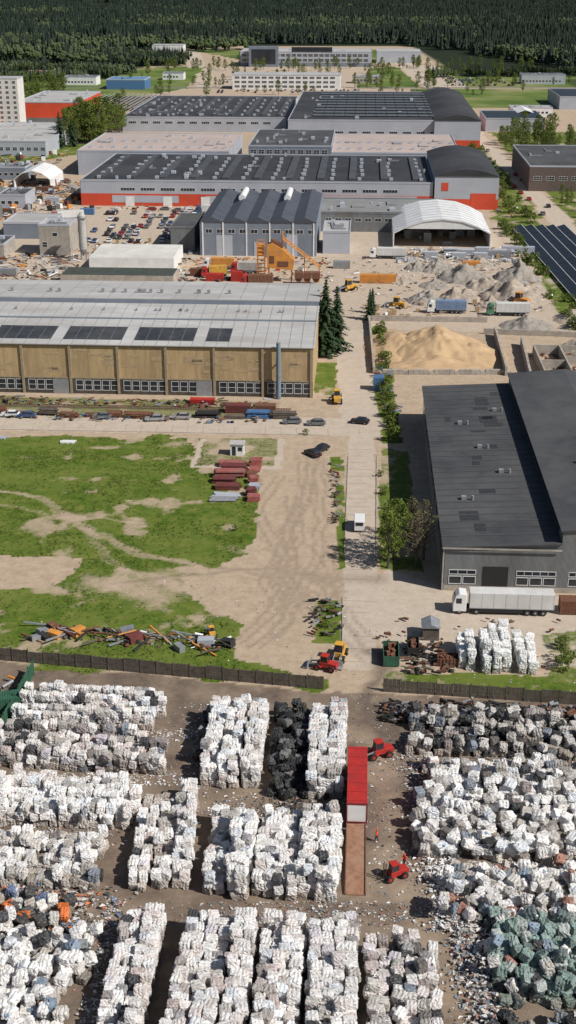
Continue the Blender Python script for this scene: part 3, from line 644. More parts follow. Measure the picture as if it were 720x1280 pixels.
# ------------------------------------------------------------ fences
def fence(name,x0,y0,x1,y1,h=2.1,m=M_wood,step=2.5):
    L=math.hypot(x1-x0,y1-y0); a=MB(); n=int(L/step)
    for i in range(n):
        s=L*i/n; hh=h+random.gauss(0,.08)
        for k in range(4):
            s0=s+.14+(L/n-.16)*k/4; a.box(s0,s0+(L/n-.16)/4-.03,-.04,.04,.05,hh+random.gauss(0,.03))
        a.box(s+.14,s+L/n-.02,-.06,-.042,hh*.5-.06,hh*.5+.06); a.box(s,s+.14,-.1,.1,0,h+.3)
    a.obj(name,[m],loc=(x0,y0,0),rot=math.atan2(y1-y0,x1-x0))
fence('panel_fence',-75,178,5.3,163.8); fence('panel_fence',14,163.2,62,157)
fence('green_mesh_fence',-38.3,168,-40,148,2.6,M_green)

# ------------------------------------------------------------ vehicles
_cars={}
def carmesh(pm):
    if pm.name in _cars: return _cars[pm.name]
    a=MB(); W=.88
    prof=[(-2.2,.35),(2.2,.35),(2.25,.62),(2.1,.82),(1.2,.98),(-1.9,1.02),(-2.2,.9),(-2.27,.6)]
    a.prx(prof,-W,W,0)
    V=[(-W+.04,1.2,.985),(W-.04,1.2,.985),(W-.04,-1.9,1.01),(-W+.04,-1.9,1.01),(-W+.2,.4,1.46),(W-.2,.4,1.46),(W-.2,-1.35,1.46),(-W+.2,-1.35,1.46)]
    a.add(V,[(0,1,5,4),(1,2,6,5),(2,3,7,6),(3,0,4,7)],1)
    a.box(-W+.19,W-.19,-1.36,.41,1.45,1.5,0)
    for s in (-1,1): a.tube((s*(W-.06),.35,1.42),(s*(W-.06),.36,1.02),.03,n=4,mi=0); a.box(s*.55-.18,s*.55+.18,2.2,2.27,.62,.76,4); a.box(s*.6-.16,s*.6+.16,-2.3,-2.24,.7,.85,5); a.box(s*(W+.08)-.09,s*(W+.08)+.09,.8,.92,.98,1.1,0)
    for x in (-W+.08,W-.08):
        for y in (-1.35,1.35): a.tube((x-.1,y,.33),(x+.1,y,.33),.33,.33,14,2); a.tube((x-.11,y,.33),(x+.11,y,.33),.18,.18,8,3)
    me=a.mesh('car_body',[pm,M_glass,M_black,M_steel,M_white,M_redp]); _cars[pm.name]=me; return me
CP=[mat('car_silver',(.45,.46,.48),.3,.05,1,metal=.5),mat('car_black',(.02,.02,.022),.25,.05,1),mat('car_white',(.75,.75,.75),.3,.04,1),mat('car_blue',(.05,.09,.2),.3,.05,1),mat('car_red',(.35,.02,.02),.3,.05,1),mat('car_grey',(.15,.16,.17),.3,.05,1)]
def car(x,y,rot,c): inst('parked_car',carmesh(CP[c]),x,y,0,rot)
for x,y,r,c in ((-31.4,286,1.6,0),(-25.2,287.3,1.5,0),(6.5,282.8,1.55,5),(16.8,284,1.3,1),(.9,284,1.6,5),(-66,289,1.5,2),(5.4,262.6,.6,1),(7.3,265.2,2.5,1),(-62,288.5,1.5,3),(-44,287.6,1.55,5)): car(x,y,r,c)
for i in range(90): car(-78+random.randrange(17)*2.9+random.gauss(0,.2),random.choice((500,507,514,521,530,537,546,554,562))+random.gauss(0,.6),R+random.choice((0,math.pi)),random.choice((0,1,2,3,4,5,5,1,0,2)))
for i in range(45): car(-145+random.randrange(14)*3,random.choice((556,600,618,648))+random.gauss(0,1),R,random.randrange(6))
for i in range(26): car(-60+i*5.6,570+random.gauss(0,2),1.5,random.randrange(6))
for i in range(80): car(-60+random.randrange(40)*3.2,random.choice((1165,1172,1150,1240,1260)),0,random.randrange(6))
for i in range(70): car(150+random.randrange(18)*3.2,random.choice((1225,1250,1262,1280,1300)),0,random.randrange(6))
for i in range(16): car(random.choice((110,116))+random.random(),560+i*19+i*.0,-.03,random.randrange(6))
e=empty('white_van',13.6,223.5,R); a=MB(); a.prx([(-2.7,.4),(2.5,.4),(2.65,.9),(2.55,1.25),(1.75,1.5),(1.2,2.3),(.9,2.45),(-2.65,2.45),(-2.75,2.2)],-.98,.98); a.obj('body',[CP[2]],e,bevel=.08)
a=MB(); a.add([(-.85,1.80,1.56),(.85,1.80,1.56),(.78,1.27,2.28),(-.78,1.27,2.28)],[(0,1,2,3)],0); a.box(-1.0,-.985,.3,1.3,1.45,2.1); a.box(.985,1.0,.3,1.3,1.45,2.1); a.box(-.7,.7,-2.79,-2.72,1.5,2.1); a.obj('glass',[M_glass],e)
a=MB()
for x in (-.9,.9):
    for y in (-1.7,1.7): a.tube((x-.12,y,.36),(x+.12,y,.36),.36,.36,14)
a.obj('wheels',[M_black],e)
def semi(name,x,y,rot,cabm,boxm,L=16):
    e=empty(name,x,y,rot)
    cab=MB(); cab.pry([(0,.5),(2.2,.5),(2.2,3.6),(1.0,3.75),(.35,3.2),(.0,1.9)],-1.22,1.22); cab.obj('cab',[cabm],e,bevel=.1)
    g=MB(); g.add([(-.02,-1.1,2.05),(-.02,1.1,2.05),(.28,1.05,3.1),(.28,-1.05,3.1)],[(0,3,2,1)])
    g.box(.5,1.4,-1.25,-1.225,2.0,2.9); g.box(.5,1.4,1.225,1.25,2.0,2.9); g.obj('cab_windows',[M_glass],e)
    b_=MB(); b_.box(2.7,L,-1.26,1.26,1.2,3.95); b_.obj('trailer_box',[boxm],e,bevel=.05)
    r=MB()
    for k in range(8):
        xx=2.75+(L-2.85)*k/7; r.box(xx-.02,xx+.02,-1.275,-1.262,1.2,3.95)
    r.box(2.7,L,-1.28,-1.262,1.15,1.3); r.obj('trailer_ribs',[M_steel],e)
    c=MB(); c.box(.8,L-.1,-.45,.45,.75,1.12); c.box(4.3,L-5,-1.2,-1.12,.45,1.1); c.box(4.3,L-5,1.12,1.2,.45,1.1); c.obj('chassis',[M_black],e)
    w=MB()
    for xx in (1.1,3.9,L-4.3,L-3.0,L-1.7):
        for yy in (-1.05,1.05): w.tube((xx,yy-.16,.5),(xx,yy+.16,.5),.5,.5,16); w.tube((xx,yy-.17,.5),(xx,yy+.17,.5),.22,.22,8,1)
    w.obj('wheels',[M_black,M_steel],e); return e
M_trl=mat('trailer_white',(.66,.66,.65),.45,.08,.4,dirt=(.5,.49,.47))
semi('white_semi_truck',27.2,189,R,CP[2],M_trl,16.5)
semi('white_semi_truck',43,389,R,CP[2],mat('tarp_blue',(.15,.22,.35)),12)
semi('white_semi_truck',61,386,R,mat('cab_green',(.08,.2,.12)),M_trl,13)
semi('red_truck',-20,445,R,M_redp,mat('mixer_grey',(.4,.38,.36)),11); semi('red_truck',-16,425,R,M_redp,M_rust,11); semi('red_truck',-30,438,R+.2,M_redp,M_yel,9)
semi('white_semi_truck',-30,452,R,CP[2],M_org,11)
semi('white_semi_truck',-100,545,R+.4,CP[4],M_trl,14); semi('white_semi_truck',30,470,R,CP[2],M_trl,13)
semi('white_semi_truck',95,690,1.5,CP[2],M_trl,14); semi('white_semi_truck',-40,562,R,CP[3],M_trl,14)
# red trailer + loading ramp
e=empty('red_curtain_trailer',8.45,130.2,R); a=MB(); a.box(-1.27,1.27,.1,12.6,1.2,3.95); a.obj('red_body',[M_redp],e,bevel=.04)
a=MB(); a.box(-1.15,1.15,-.02,.09,1.35,3.75); a.obj('rear_load',[M_white],e)
a=MB(); a.box(-1.3,-1.16,-.06,.1,1.1,4.0);a.box(1.16,1.3,-.06,.1,1.1,4.0);a.box(-1.16,1.16,-.06,.1,3.78,4.0);a.box(-1.16,1.16,-.06,.1,1.1,1.32)
for k in range(7): a.box(-1.22,1.22,.6+k*1.9,.64+k*1.9,3.955,3.975)
a.obj('rear_frame',[mat('dark_red',(.2,.02,.02),.6,.2,1)],e)
a=MB(); a.box(-.5,.5,.3,11.8,.8,1.15); a.box(-1,-.8,9.2,9.4,0,.9); a.box(.8,1,9.2,9.4,0,.9)
for y in (2,3.3,4.6):
    for x in (-1,1): a.tube((x-.17,y,.5),(x+.17,y,.5),.5,.5,16)
a.obj('running_gear',[M_black],e)
e=empty('loading_ramp',8.4,130.1,R); a=MB(); a.prx([(-12,0.02),(-.3,1.15),(-.3,1.3),(-12,.14)],-1.12,1.12); a.obj('deck',[mat('rust_deck',(.25,.125,.075),.9,.35,1.5,dirt=(.33,.20,.135))],e)
a=MB()
for x in (-1.22,1.13): a.prx([(-12,.0),(-.3,1.1),(-.3,1.45),(-12,.3)],x,x+.09)
a.box(-1.0,-.8,-1.2,-1.0,0,1.1); a.box(.8,1.0,-1.2,-1.0,0,1.1)
a.obj('side_rails',[M_rust],e)
def loader(name,x,y,rot,pm,s=1,mast=False):
    e=empty(name,x,y,rot); e.scale=(s,s,s); a=MB(); a.prx([(-2.4,.7),(.9,.7),(.9,1.5),(-.8,1.7),(-2.4,1.55)],-.75,.75); a.box(-1.15,-.75,.3,1.6,.7,1.0); a.box(.75,1.15,.3,1.6,.7,1.0); a.obj('body',[pm],e,bevel=.06)
    a=MB(); a.prx([(-.7,1.6),(.8,1.5),(.6,2.75),(-.55,2.75)],-.62,.62,0); a.obj('cab_glass',[M_glass],e)
    a=MB(); a.box(-.7,.7,-.65,.7,2.76,2.88)
    for xx in (-.66,.6):
        for yy in (-.62,.6): a.box(xx,xx+.06,yy,yy+.06,1.5,2.76)
    a.obj('cab_roof',[pm],e); a=MB()
    if mast:
        for xx in (-.4,.3): a.box(xx,xx+.1,1.65,1.8,.2,3.6); a.box(xx,xx+.1,1.8,3.0,.25,.33)
        a.box(-.5,.5,1.7,1.78,1,1.2)
    else:
        for xx in (-.6,.5): a.box(xx,xx+.12,.7,3.1,.95,1.2,rot=Matrix.Rotation(-.2,3,'X'))
        a.prx([(2.9,.1),(3.8,.1),(3.9,.3),(3.1,.35),(3.0,1.2),(2.85,1.2)],-1.2,1.2)
    a.obj('lift_gear',[M_black if mast else M_steel],e)
    a=MB()
    for xx in (-.95,.95):
        for yy in (-1.5,1.2): a.tube((xx-.2,yy,.6),(xx+.2,yy,.6),.6,.6,16); a.tube((xx-.22,yy,.6),(xx+.22,yy,.6),.28,.28,8,1)
    a.obj('wheels',[M_black,pm],e); return e
loader('red_forklift',12.4,121.3,2.0,M_redp,.72,True); loader('red_telehandler',12.2,146.4,1.9,M_redp,.85)
loader('yellow_wheel_loader',7.9,173,2.9,M_yel,.95); loader('red_tractor',5.6,169.8,1.2,M_redp,.85); loader('yellow_wheel_loader',-12.2,180.3,.2,M_yel,.6)
loader('yellow_wheel_loader',12,300,0,M_yel,1.1); loader('orange_excavator_loader',73,399,1,M_org,1.4); loader('yellow_wheel_loader',20,418,2,M_yel,1.3); loader('yellow_wheel_loader',34,395,1.2,M_yel,1.2)

# ------------------------------------------------------------ people
def person(name,x,y,rot,step=.2,top=M_orgv,bot=M_navy,armf=.4):
    e=empty(name,x,y,rot)
    J={'pel':(0,0,.95,.15),'waist':(0,0,1.1,.13),'chest':(0,.01,1.35,.165),'neck0':(0,0,1.5,.075),
       'shL':(-.2,0,1.43,.075),'elL':(-.27,-.05,1.15,.052),'wrL':(-.26,.12,.95,.036),'shR':(.2,0,1.43,.075),'elR':(.27,.03,1.16,.052),'wrR':(.25,armf*.7,1.05,.036),
       'hpL':(-.1,0,.88,.105),'knL':(-.11,step*.7,.5,.07),'anL':(-.11,step,.1,.048),'toL':(-.12,step+.16,.05,.045),
       'hpR':(.1,0,.88,.105),'knR':(.11,-step*.2,.5,.07),'anR':(.11,-step,.1,.048),'toR':(.12,-step+.16,.05,.045)}
    E=[('pel','waist'),('waist','chest'),('chest','neck0'),('chest','shL'),('shL','elL'),('elL','wrL'),('chest','shR'),('shR','elR'),('elR','wrR'),('pel','hpL'),('hpL','knL'),('knL','anL'),('anL','toL'),('pel','hpR'),('hpR','knR'),('knR','anR'),('anR','toR')]
    def skin(nm,J,E,mm,root,lv=1):
        ks=list(J); me=bpy.data.meshes.new(nm); me.from_pydata([J[k][:3] for k in ks],[(ks.index(a),ks.index(b)) for a,b in E],[])
        o=bpy.data.objects.new(nm,me); COL.objects.link(o); o.parent=e; o.modifiers.new('s','SKIN')
        for i,k in enumerate(ks): me.skin_vertices[0].data[i].radius=(J[k][3],J[k][3]*(.8 if k in('pel','waist','chest') else 1)); me.skin_vertices[0].data[i].use_root=(k==root)
        ss=o.modifiers.new('u','SUBSURF'); ss.levels=lv; ss.render_levels=lv
        for q in mm: me.materials.append(q)
        return o
    try:
        skin('body',J,E,[top],'pel')
        legs={k:(v[0],v[1],v[2],v[3]*1.12) for k,v in J.items() if k[:2] in('hp','kn','an') or k=='pel'}; legs['pel']=(0,0,.93,.15)
        skin('trousers',legs,[('pel','hpL'),('hpL','knL'),('knL','anL'),('pel','hpR'),('hpR','knR'),('knR','anR')],[bot],'pel')
        for s,k in (('L','wrL'),('R','wrR')):
            wv=Vector(J[k][:3]); d=(wv-Vector(J['el'+s][:3])).normalized(); H={'w':(*wv,.03),'p':(*(wv+d*.08),.035)}; EE=[('w','p')]
            for i in range(4):
                o=Vector((-.03+i*.02,0,0)); p=wv+d*.09+o; H['a%d'%i]=(*p,.010); H['b%d'%i]=(*(p+d*(.05+.01*(i in(1,2)))+Vector((0,0,-.015))),.009); EE+=[('p','a%d'%i),('a%d'%i,'b%d'%i)]
            H['t']=(*(wv+d*.06+Vector((.05 if s=='L' else -.05,0,0))),.011); EE.append(('w','t')); skin('hand_'+s,H,EE,[M_skin],'w',1)
    except Exception as ex: print('skin',ex)
    a=bmesh.new(); bmesh.ops.create_uvsphere(a,u_segments=14,v_segments=10,radius=.12)
    for v in a.verts:
        v.co.x*=.82; v.co.z*=1.1
        if v.co.y>.09 and abs(v.co.x)<.03 and abs(v.co.z)<.03: v.co.y+=.025
    me=bpy.data.meshes.new('head'); a.to_mesh(me); a.free(); me.materials.append(M_skin); o=bpy.data.objects.new('head',me); COL.objects.link(o); o.parent=e; o.location=(0,.02,1.66)
    h=MB(); h.tube((0,.0,1.69),(0,.0,1.78),.128,.10,14); h.tube((0,.0,1.78),(0,0,1.81),.10,.04,14); h.box(-.09,.09,.08,.19,1.69,1.705); h.obj('helmet',[M_orgv],e)
person('worker',10.8,128,1.2); person('worker',13.8,123.4,2.4,.1,armf=.6)

# ------------------------------------------------------------ yard objects
def container(name,x,y,rot,L,m,h=2.5,w=2.4):
    e=empty(name,x,y,rot); a=MB(); a.box(0,L,0,w,.1,h)
    n=int(L/.35)
    for i in range(n): a.box(.1+i*.35,.25+i*.35,-.035,-.001,.25,h-.15); a.box(.1+i*.35,.25+i*.35,.1,w-.1,h+.001,h+.03)
    for xx in (0,L-.12):
        for yy in (-.05,w-.07): a.box(xx-.01,xx+.13,yy,yy+.12,.0,h+.04)
    a.obj('shell',[m],e)
def skip(name,x,y,rot,m,L=5,w=2.4,h=1.8):
    e=empty(name,x,y,rot); a=MB(); a.box(0,L,0,.1,.1,h);a.box(0,L,w-.1,w,.1,h);a.box(0,.1,.1,w-.1,.1,h);a.box(L-.1,L,.1,w-.1,.1,h);a.box(.1,L-.1,.1,w-.1,.1,.25)
    for i in range(6): a.box(.3+i*L/6,.4+i*L/6,-.08,-.002,.1,h)
    a.obj('hull',[m],e); b_=MB()
    for i in range(30): xx=random.uniform(.3,L-.7);yy=random.uniform(.3,w-.7);s=random.uniform(.2,.6); b_.box(xx,xx+s,yy,yy+s,.3,random.uniform(.8,h+.1),rot=Matrix.Rotation(random.random(),3,'Z'))
    b_.obj('scrap_fill',[M_rust],e)
skip('waste_skip',16.9,170.3,math.pi/2+R,M_green); skip('waste_skip',20.2,173,math.pi/2+R,M_black,4,1.8); skip('waste_skip',22.8,170.5,R,M_rust,3.2,2,1.4)
container('rust_container',44.8,187.5,R,6,M_rust); container('green_container',-44,156,R+.3,6,M_green)
e=empty('small_wooden_shed',21.3,178.8,R); a=MB(); a.box(0,2.6,0,3,0,2.2); a.obj('walls',[M_wood],e); a=MB(); a.pry([(-.2,2.2),(2.8,2.2),(1.3,2.9)],-.2,3.2); a.obj('roof',[M_steel],e)
e=empty('small_white_hut',-12.6,262.4,R); a=MB(); a.box(0,2.9,0,2.4,0,2.5); a.obj('walls',[M_white],e); a=MB(); a.box(-.2,3.1,-.2,2.6,2.502,2.7); a.obj('roof',[M_ltroof],e); a=MB(); a.box(.4,1.2,-.05,-.01,.1,2.1); a.box(1.7,2.6,-.05,-.01,1.1,2.0); a.obj('door_and_window',[M_glass],e)
def stack(name,x,y,rot,L,w,h,m,kind='plank'):
    a=MB(); nz=max(1,int(h/.35)); ny=max(2,int(w/.4))
    for k in range(nz):
        for j in range(ny):
            if random.random()<.06: continue
            o=random.gauss(0,.18); z=.12+k*h/nz; y0=w*j/ny
            if kind=='plank': a.box(o,L+o+random.gauss(0,.15),y0,y0+w/ny*.9,z,z+h/nz*.82)
            else: a.tube((o,y0+.2,z+.15),(L+o,y0+.2,z+.15),min(w/ny,h/nz)*.47,n=8)
    for t in (.15,.5,.85): a.box(L*t,L*t+.15,-.1,w+.1,0,.11)
    a.obj(name,[m],loc=(x,y,0),rot=rot)
M_pinkp=mat('faded_red_paint',(.36,.09,.08),.8,.35,1,dirt=(.22,.14,.12)); M_dkred=mat('dark_red_steel',(.16,.03,.03),.8,.35,1,dirt=(.1,.05,.04))
for i,(yy,mm,k) in enumerate([(255.5,M_pinkp,'plank'),(252.1,M_dkred,'plank'),(249.0,M_pinkp,'plank'),(245.6,M_dkred,'plank'),(242.0,M_dkred,'plank'),(238.6,M_palegr,'pipe'),(235.8,M_steel,'pipe')]):
    stack('steel_panel_stack' if k=='plank' else 'pipe_stack',-14.8+random.uniform(-.8,.8),yy+random.uniform(-.3,.3),R+random.gauss(0,.03),random.uniform(4.6,6.4),2.2,random.uniform(1,1.7) if k=='plank' else .6,mm,k)
    stack('steel_panel_stack',-8.4+random.uniform(-.3,.5),yy+.1,R+.05,random.uniform(1.5,3),2,random.uniform(.6,1.5),random.choice((M_rust,M_dkred,M_pinkp,M_palegr)),'plank')
mm=[M_blue,M_wood,M_rust,M_steel,M_bluegr,M_wood,M_rust,M_black,M_rust,M_steel]
x=-74
for i in range(24):
    L=random.uniform(2.5,6.5)
    if not (-35<x<-22): stack('timber_stack' if i%3 else 'steel_profile_stack',x,290.2+random.uniform(-1,1)-(x+74)*.055,R+random.gauss(0,.03),L,random.uniform(1.4,2.6),random.uniform(.7,1.8),random.choice(mm),'plank' if i%2 else 'pipe')
    x+=L+random.uniform(.4,1.8)
    if x>-3: break
container('red_container',-24,298,R,6,M_redp,1.3,2); container('rust_container',-8,291.0,R,5,M_rust,2); container('rust_container',-15,291.3,R,6,M_dkred,2)
e=empty('railway_track',-95,299,R); a=MB(); a.box(0,96,-.75,-.68,.1,.25); a.box(0,96,.68,.75,.1,.25); a.obj('rails',[M_rust],e)
a=MB()
for i in range(150): a.box(i*.64,i*.64+.25,-1.3,1.3,0,.1)
a.obj('sleepers',[M_wood],e)
container('orange_container',24.2,429,R,12.2,M_org,2.9)
container('orange_container',62,452,R,6,M_org); container('blue_container',21.5,309,R,2.6,M_blue,3.4,3)
for x,y,m_ in ((-118,430,M_rust),(-110,452,M_palegr),(-100,440,M_steel),(-60,432,M_palegr),(-28,432,M_redp),(-34,440,M_rust),(16,452,M_steel),(70,470,M_steel),(80,478,M_palegr),(-124,560,M_rust),(-110,590,M_palegr),(-140,600,M_blue),(-120,620,M_rust),(-90,560,M_blue),(-100,600,M_rust),(-150,585,M_palegr),(-128,515,M_white),(-88,520,M_steel)):
    container('storage_container',x,y,R,random.choice((6,6,12)),m_)
for x,y in ((58,476),(64,474),(70,478),(76,474),(60,468),(68,468),(50,470)): stack('steel_rack_stack',x,y,R,5,2.4,2.2,M_palegr,'pipe')
def scrap(name,x0,x1,y0,y1,n,mats,big=4,slope=0,tall=1.1):
    a=MB()
    for i in range(n):
        x=random.uniform(x0,x1); y=random.uniform(y0,y1)+slope*(x-x0); L=random.uniform(.5,big); z=random.uniform(.05,.8)
        rt=Matrix.Rotation(random.uniform(-.9,.9),3,'Z')@Matrix.Rotation(random.gauss(0,.15),3,'Y'); k=random.random(); mi=random.randrange(len(mats))
        if k<.4: a.box(x-L/2,x+L/2,y-.12,y+.12,z,z+.25,mi,rot=rt)
        elif k<.65:
            d=rt@Vector((L/2,0,0)); a.tube((x-d.x,y-d.y,z-d.z+.2),(x+d.x,y+d.y,z+d.z+.2),random.uniform(.06,.25),n=8,mi=mi)
        elif k<.85: s=random.uniform(.2,.8)*min(1.6,big/3); a.box(x-s,x+s,y-s*.6,y+s*.6,0,s*tall,mi,rot=rt)
        else: a.tube((x,y,0),(x,y+.3,.35),.4,.4,12,mi)
    a.obj(name,mats)
SM=[M_white,M_org,M_rust,M_steel,M_black,M_rust,M_blue,M_white,M_steel,M_black]
SQ=[M_palegr,M_white,M_rust,M_steel,M_black,M_rust,M_steel,M_wood,M_dkred,M_black,M_org]
scrap('scrap_metal_row',-41,-9,179.0,184,80,SQ,5.5,-.17); scrap('scrap_metal_row',-40,-12,180,183,60,[M_black,M_rust,M_steel,M_wood],1.5,-.17); scrap('scrap_metal_row',3.6,8.8,180,193,45,[M_steel,M_rust,M_black,M_wood],2)
scrap('scrap_metal_row',13.5,46,154.6,159.8,700,[M_rust,M_black,M_steel,M_black,M_wood,M_black],1.6,-.05,2.2); scrap('scrap_metal_row',18,25,168,178,90,[M_rust,M_wood,M_black],1.6)
scrap('scrap_metal_row',-60,-40,150,166,120,SQ,3); scrap('scrap_metal_row',8.8,10.8,225,258,40,[M_wood,M_rust,M_steel],1.6); scrap('rubble_scatter',-75,-5,298,303,160,[M_rust,M_rust,M_steel,M_wood,M_black],2.6,-.05)
scrap('scrap_metal_row',-75,-2,287,292,120,[M_rust,M_wood,M_steel,M_black,M_blue],2,-.055)
scrap('industrial_clutter',-125,-75,425,475,380,SQ,5); scrap('industrial_clutter',-45,15,430,470,320,[M_rust,M_steel,M_black,M_white,M_yel,M_wood,M_redp],3); scrap('industrial_clutter',-150,-95,540,650,520,SQ,6,0,2); scrap('industrial_clutter',20,86,385,470,260,[M_conc,M_rust,M_steel,M_white],2.4)
scrap('industrial_clutter',40,85,462,486,200,[M_palegr,M_steel,M_white],4); scrap('industrial_clutter',66,92,300,345,180,[M_rust,M_conc,M_wood],2.5); scrap('industrial_clutter',22,27,290,335,80,[M_wood,M_rust,M_blue],2)
scrap('industrial_clutter',-185,-125,640,760,360,SQ,6,0,2); scrap('industrial_clutter',-80,-36,475,500,160,SQ,3); scrap('industrial_clutter',-90,60,568,580,160,SQ,4); scrap('industrial_clutter',92,106,560,850,160,SQ,4)
scrap('industrial_clutter',14,46,170,186,40,[M_wood,M_rust,M_conc],1.2)
a=MB()
for i in range(160):
    x,y=random.choice(((random.uniform(-80,-38),random.uniform(476,500)),(random.uniform(40,85),random.uniform(465,486)),(random.uniform(-150,-96),random.uniform(520,640)),(random.uniform(22,60),random.uniform(382,400)),(random.uniform(-30,60),random.uniform(562,576))))
    s=random.choice((.3,.9,1.6))
    for k in range(3): a.box(x,x+1.2,y+k*.35,y+.1+k*.35,0,s,0)
    a.box(x,x+1.2,y,y+.8,s,s+.05,0)
a.obj('pallet_pile',[mat('pallet_wood',(.36,.25,.14),.9,.3,2)])
stack('concrete_slab_stack',-51,270,R,3.2,1.6,.35,M_white); stack('concrete_slab_stack',-66,273,R,2.2,1.4,.3,M_palegr)

# ------------------------------------------------------------ batching plant
e=empty('orange_batching_plant',-10.5,430,R); a=MB()
for x in (0,2.4):
    for y in (0,2.4): a.box(x,x+.25,y,y+.25,0,14)
for k in range(10): z=1.2+k*1.35; a.box(-.02,2.67,-.03,.28,z,z+.22); a.box(-.02,2.67,2.37,2.68,z+.5,z+.7)
a.box(.3,2.4,.3,2.4,9,12.6); a.obj('stair_tower',[M_org],e)
a=MB(); a.pry([(3.4,5),(12,4.2),(12.6,7.5),(9,11),(5,13.2),(3.4,12.6)],.6,5)
for x in (3.6,11.4):
    for y in (.8,4.4): a.box(x,x+.35,y,y+.35,0,5)
a.obj('mixer_housing',[M_org],e)
a=MB(); a.box(4.2,5.8,.50,.58,6.5,9); a.box(7,10.6,.50,.58,5.4,7.2); a.pry([(4.6,13.2),(8.6,11.4),(8.8,12.2),(4.8,14.6)],1.5,4); a.obj('housing_openings',[M_rust],e)
a=MB()
p0=Vector((8.5,2.2,14.5)); p1=Vector((21.5,2.2,4.5)); dd=p1-p0
for y in (1.7,2.9): a.tube((p0.x,y,p0.z),(p1.x,y,p1.z),.14); a.tube((p0.x,y,p0.z+.9),(p1.x,y,p1.z+.9),.10)
for k in range(12):
    q=p0+dd*k/12; q2=p0+dd*(k+1)/12
    for y in (1.7,2.9): a.tube((q.x,y,q.z),(q2.x,y,q2.z+.9),.06,n=5)
    a.box(q.x,q.x+.1,1.7,2.9,q.z-.05,q.z+.05)
a.tube((16,2.3,0),(16,2.3,8.7),.2); a.tube((21,2.3,0),(21,2.3,4.8),.2); a.tube((8.5,2.3,10),(8.5,2.3,17),.25); a.obj('conveyor_boom',[M_org],e)
a=MB()
for i in range(3): a.pry([(12.9+i*2.9,2.2),(15.6+i*2.9,2.2),(15.6+i*2.9,4.2),(12.9+i*2.9,4.2)],-3,0); a.pry([(13.7+i*2.9,.8),(14.8+i*2.9,.8),(15.5+i*2.9,2.2),(13+i*2.9,2.2)],-2.6,-.5)
a.obj('aggregate_bins',[M_rust],e)
a=MB(); a.box(-4,2,-4,-1.4,.6,3.2); a.box(-9,-5,1,4,0,3.4); a.obj('control_cabin',[M_redp],e)

# ------------------------------------------------------------ TREES
def leafmat(name,c1,c2):
    m,nt,b=nodes(name); n=noise(nt,.35,5,.7,'World'); n2=noise(nt,3,2,.5,'World')
    c=mix(nt,.5,ramp(nt,n,[(.3,c1),(.7,c2)]),ramp(nt,n2,[(.3,c1),(.7,c2)])); nt.links.new(c,b.inputs['Base Color']); b.inputs['Roughness'].default_value=.7
    b.inputs['Specular IOR Level'].default_value=.2; return m
L_sp=leafmat('leaf_spring',(.06,.10,.015),(.17,.21,.04)); L_dk=leafmat('leaf_conifer',(.012,.028,.012),(.04,.065,.025)); L_ol=leafmat('leaf_olive',(.10,.10,.04),(.20,.18,.08))
L_f1=leafmat('forest_dark',(.012,.022,.016),(.032,.048,.032)); L_f2=leafmat('forest_light',(.045,.065,.028),(.10,.125,.055))  # forest greens greyed slightly: distance haze put into the leaf colour
L_gt=leafmat('grass_tuft',(.035,.07,.01),(.16,.19,.04))
def leaves(C,rad,n,s):
    N=len(C)*n; c=np.repeat(np.array(C),n,0); d=rng.normal(size=(N,3)); d/=np.linalg.norm(d,axis=1,keepdims=True)
    p=c+d*(np.repeat(np.array(rad),n)[:,None]*rng.random((N,1))**.5)
    u=rng.normal(size=(N,3)); u/=np.linalg.norm(u,axis=1,keepdims=True); w=np.cross(u,d); w/=np.linalg.norm(w,axis=1,keepdims=True)+1e-6
    ss=s*rng.uniform(.6,1.3,(N,1)); V=np.stack([p-u*ss,p+w*ss*.6,p+u*ss,p-w*ss*.6],1).reshape(-1,3); return V,np.arange(N*4).reshape(-1,4)
# rough grass tufts on the meadow (only where the ground cover is grass)
tx=rng.uniform(-62,5,16000); ty=rng.uniform(166,276,16000)
ix=np.clip(np.searchsorted(xs,tx),0,nx-1); iy=np.clip(np.searchsorted(ys,ty),0,ny-1)
cl=fbm(tx*.15,ty*.15,21); keep=(grass[iy,ix]>.6)&(rng.random(16000)<np.clip((cl-.35)*3,0.05,1))
tx,ty=tx[keep],ty[keep]; V,F_=leaves(np.stack([tx,ty,np.full(len(tx),.06)],-1),rng.uniform(.12,.5,len(tx)),6,.13); V[:,2]=np.clip(np.abs(V[:,2]),0,.32)
me=bpy.data.meshes.new('grass_tufts'); npmesh(me,V,F_,False); me.materials.append(L_gt); o=bpy.data.objects.new('grass_tufts',me); COL.objects.link(o)
def tree_mesh(name,h,r,nc,nl,ls,lm,sd,low=.25,limb=3,cr=1.0):
    random.seed(sd); a=MB(); a.tube((0,0,-.1),(0.1,0,h*.55),h*.018+.05,h*.010,8); a.tube((.1,0,h*.55),(0,.1,h*.93),h*.010,.02,6)
    C=[];Rd=[]
    for i in range(nc):
        z=random.uniform(low,.98); rr=r*math.sin(math.pi*min(1,(z-low+.12)/(1.12-low)))**.7; t=random.random()*6.28; q=rr*random.uniform(.3,1)
        p=(q*math.cos(t),q*math.sin(t),h*z); C.append(p); Rd.append(r*random.uniform(.13,.32)*cr)
        if i%limb==0: a.tube((0,0,h*z*.72),p,h*.005+.02,.015,4)
    V,F=leaves(C,Rd,nl,ls); o=len(a.v); a.v+=[tuple(v) for v in V]; a.f+=[tuple(int(i)+o for i in f) for f in F]; a.m+=[1]*len(F)
    me=bpy.data.meshes.new(name); me.from_pydata(a.v,[],a.f); me.materials.append(M_barkm); me.materials.append(lm); me.polygons.foreach_set('material_index',a.m); return me
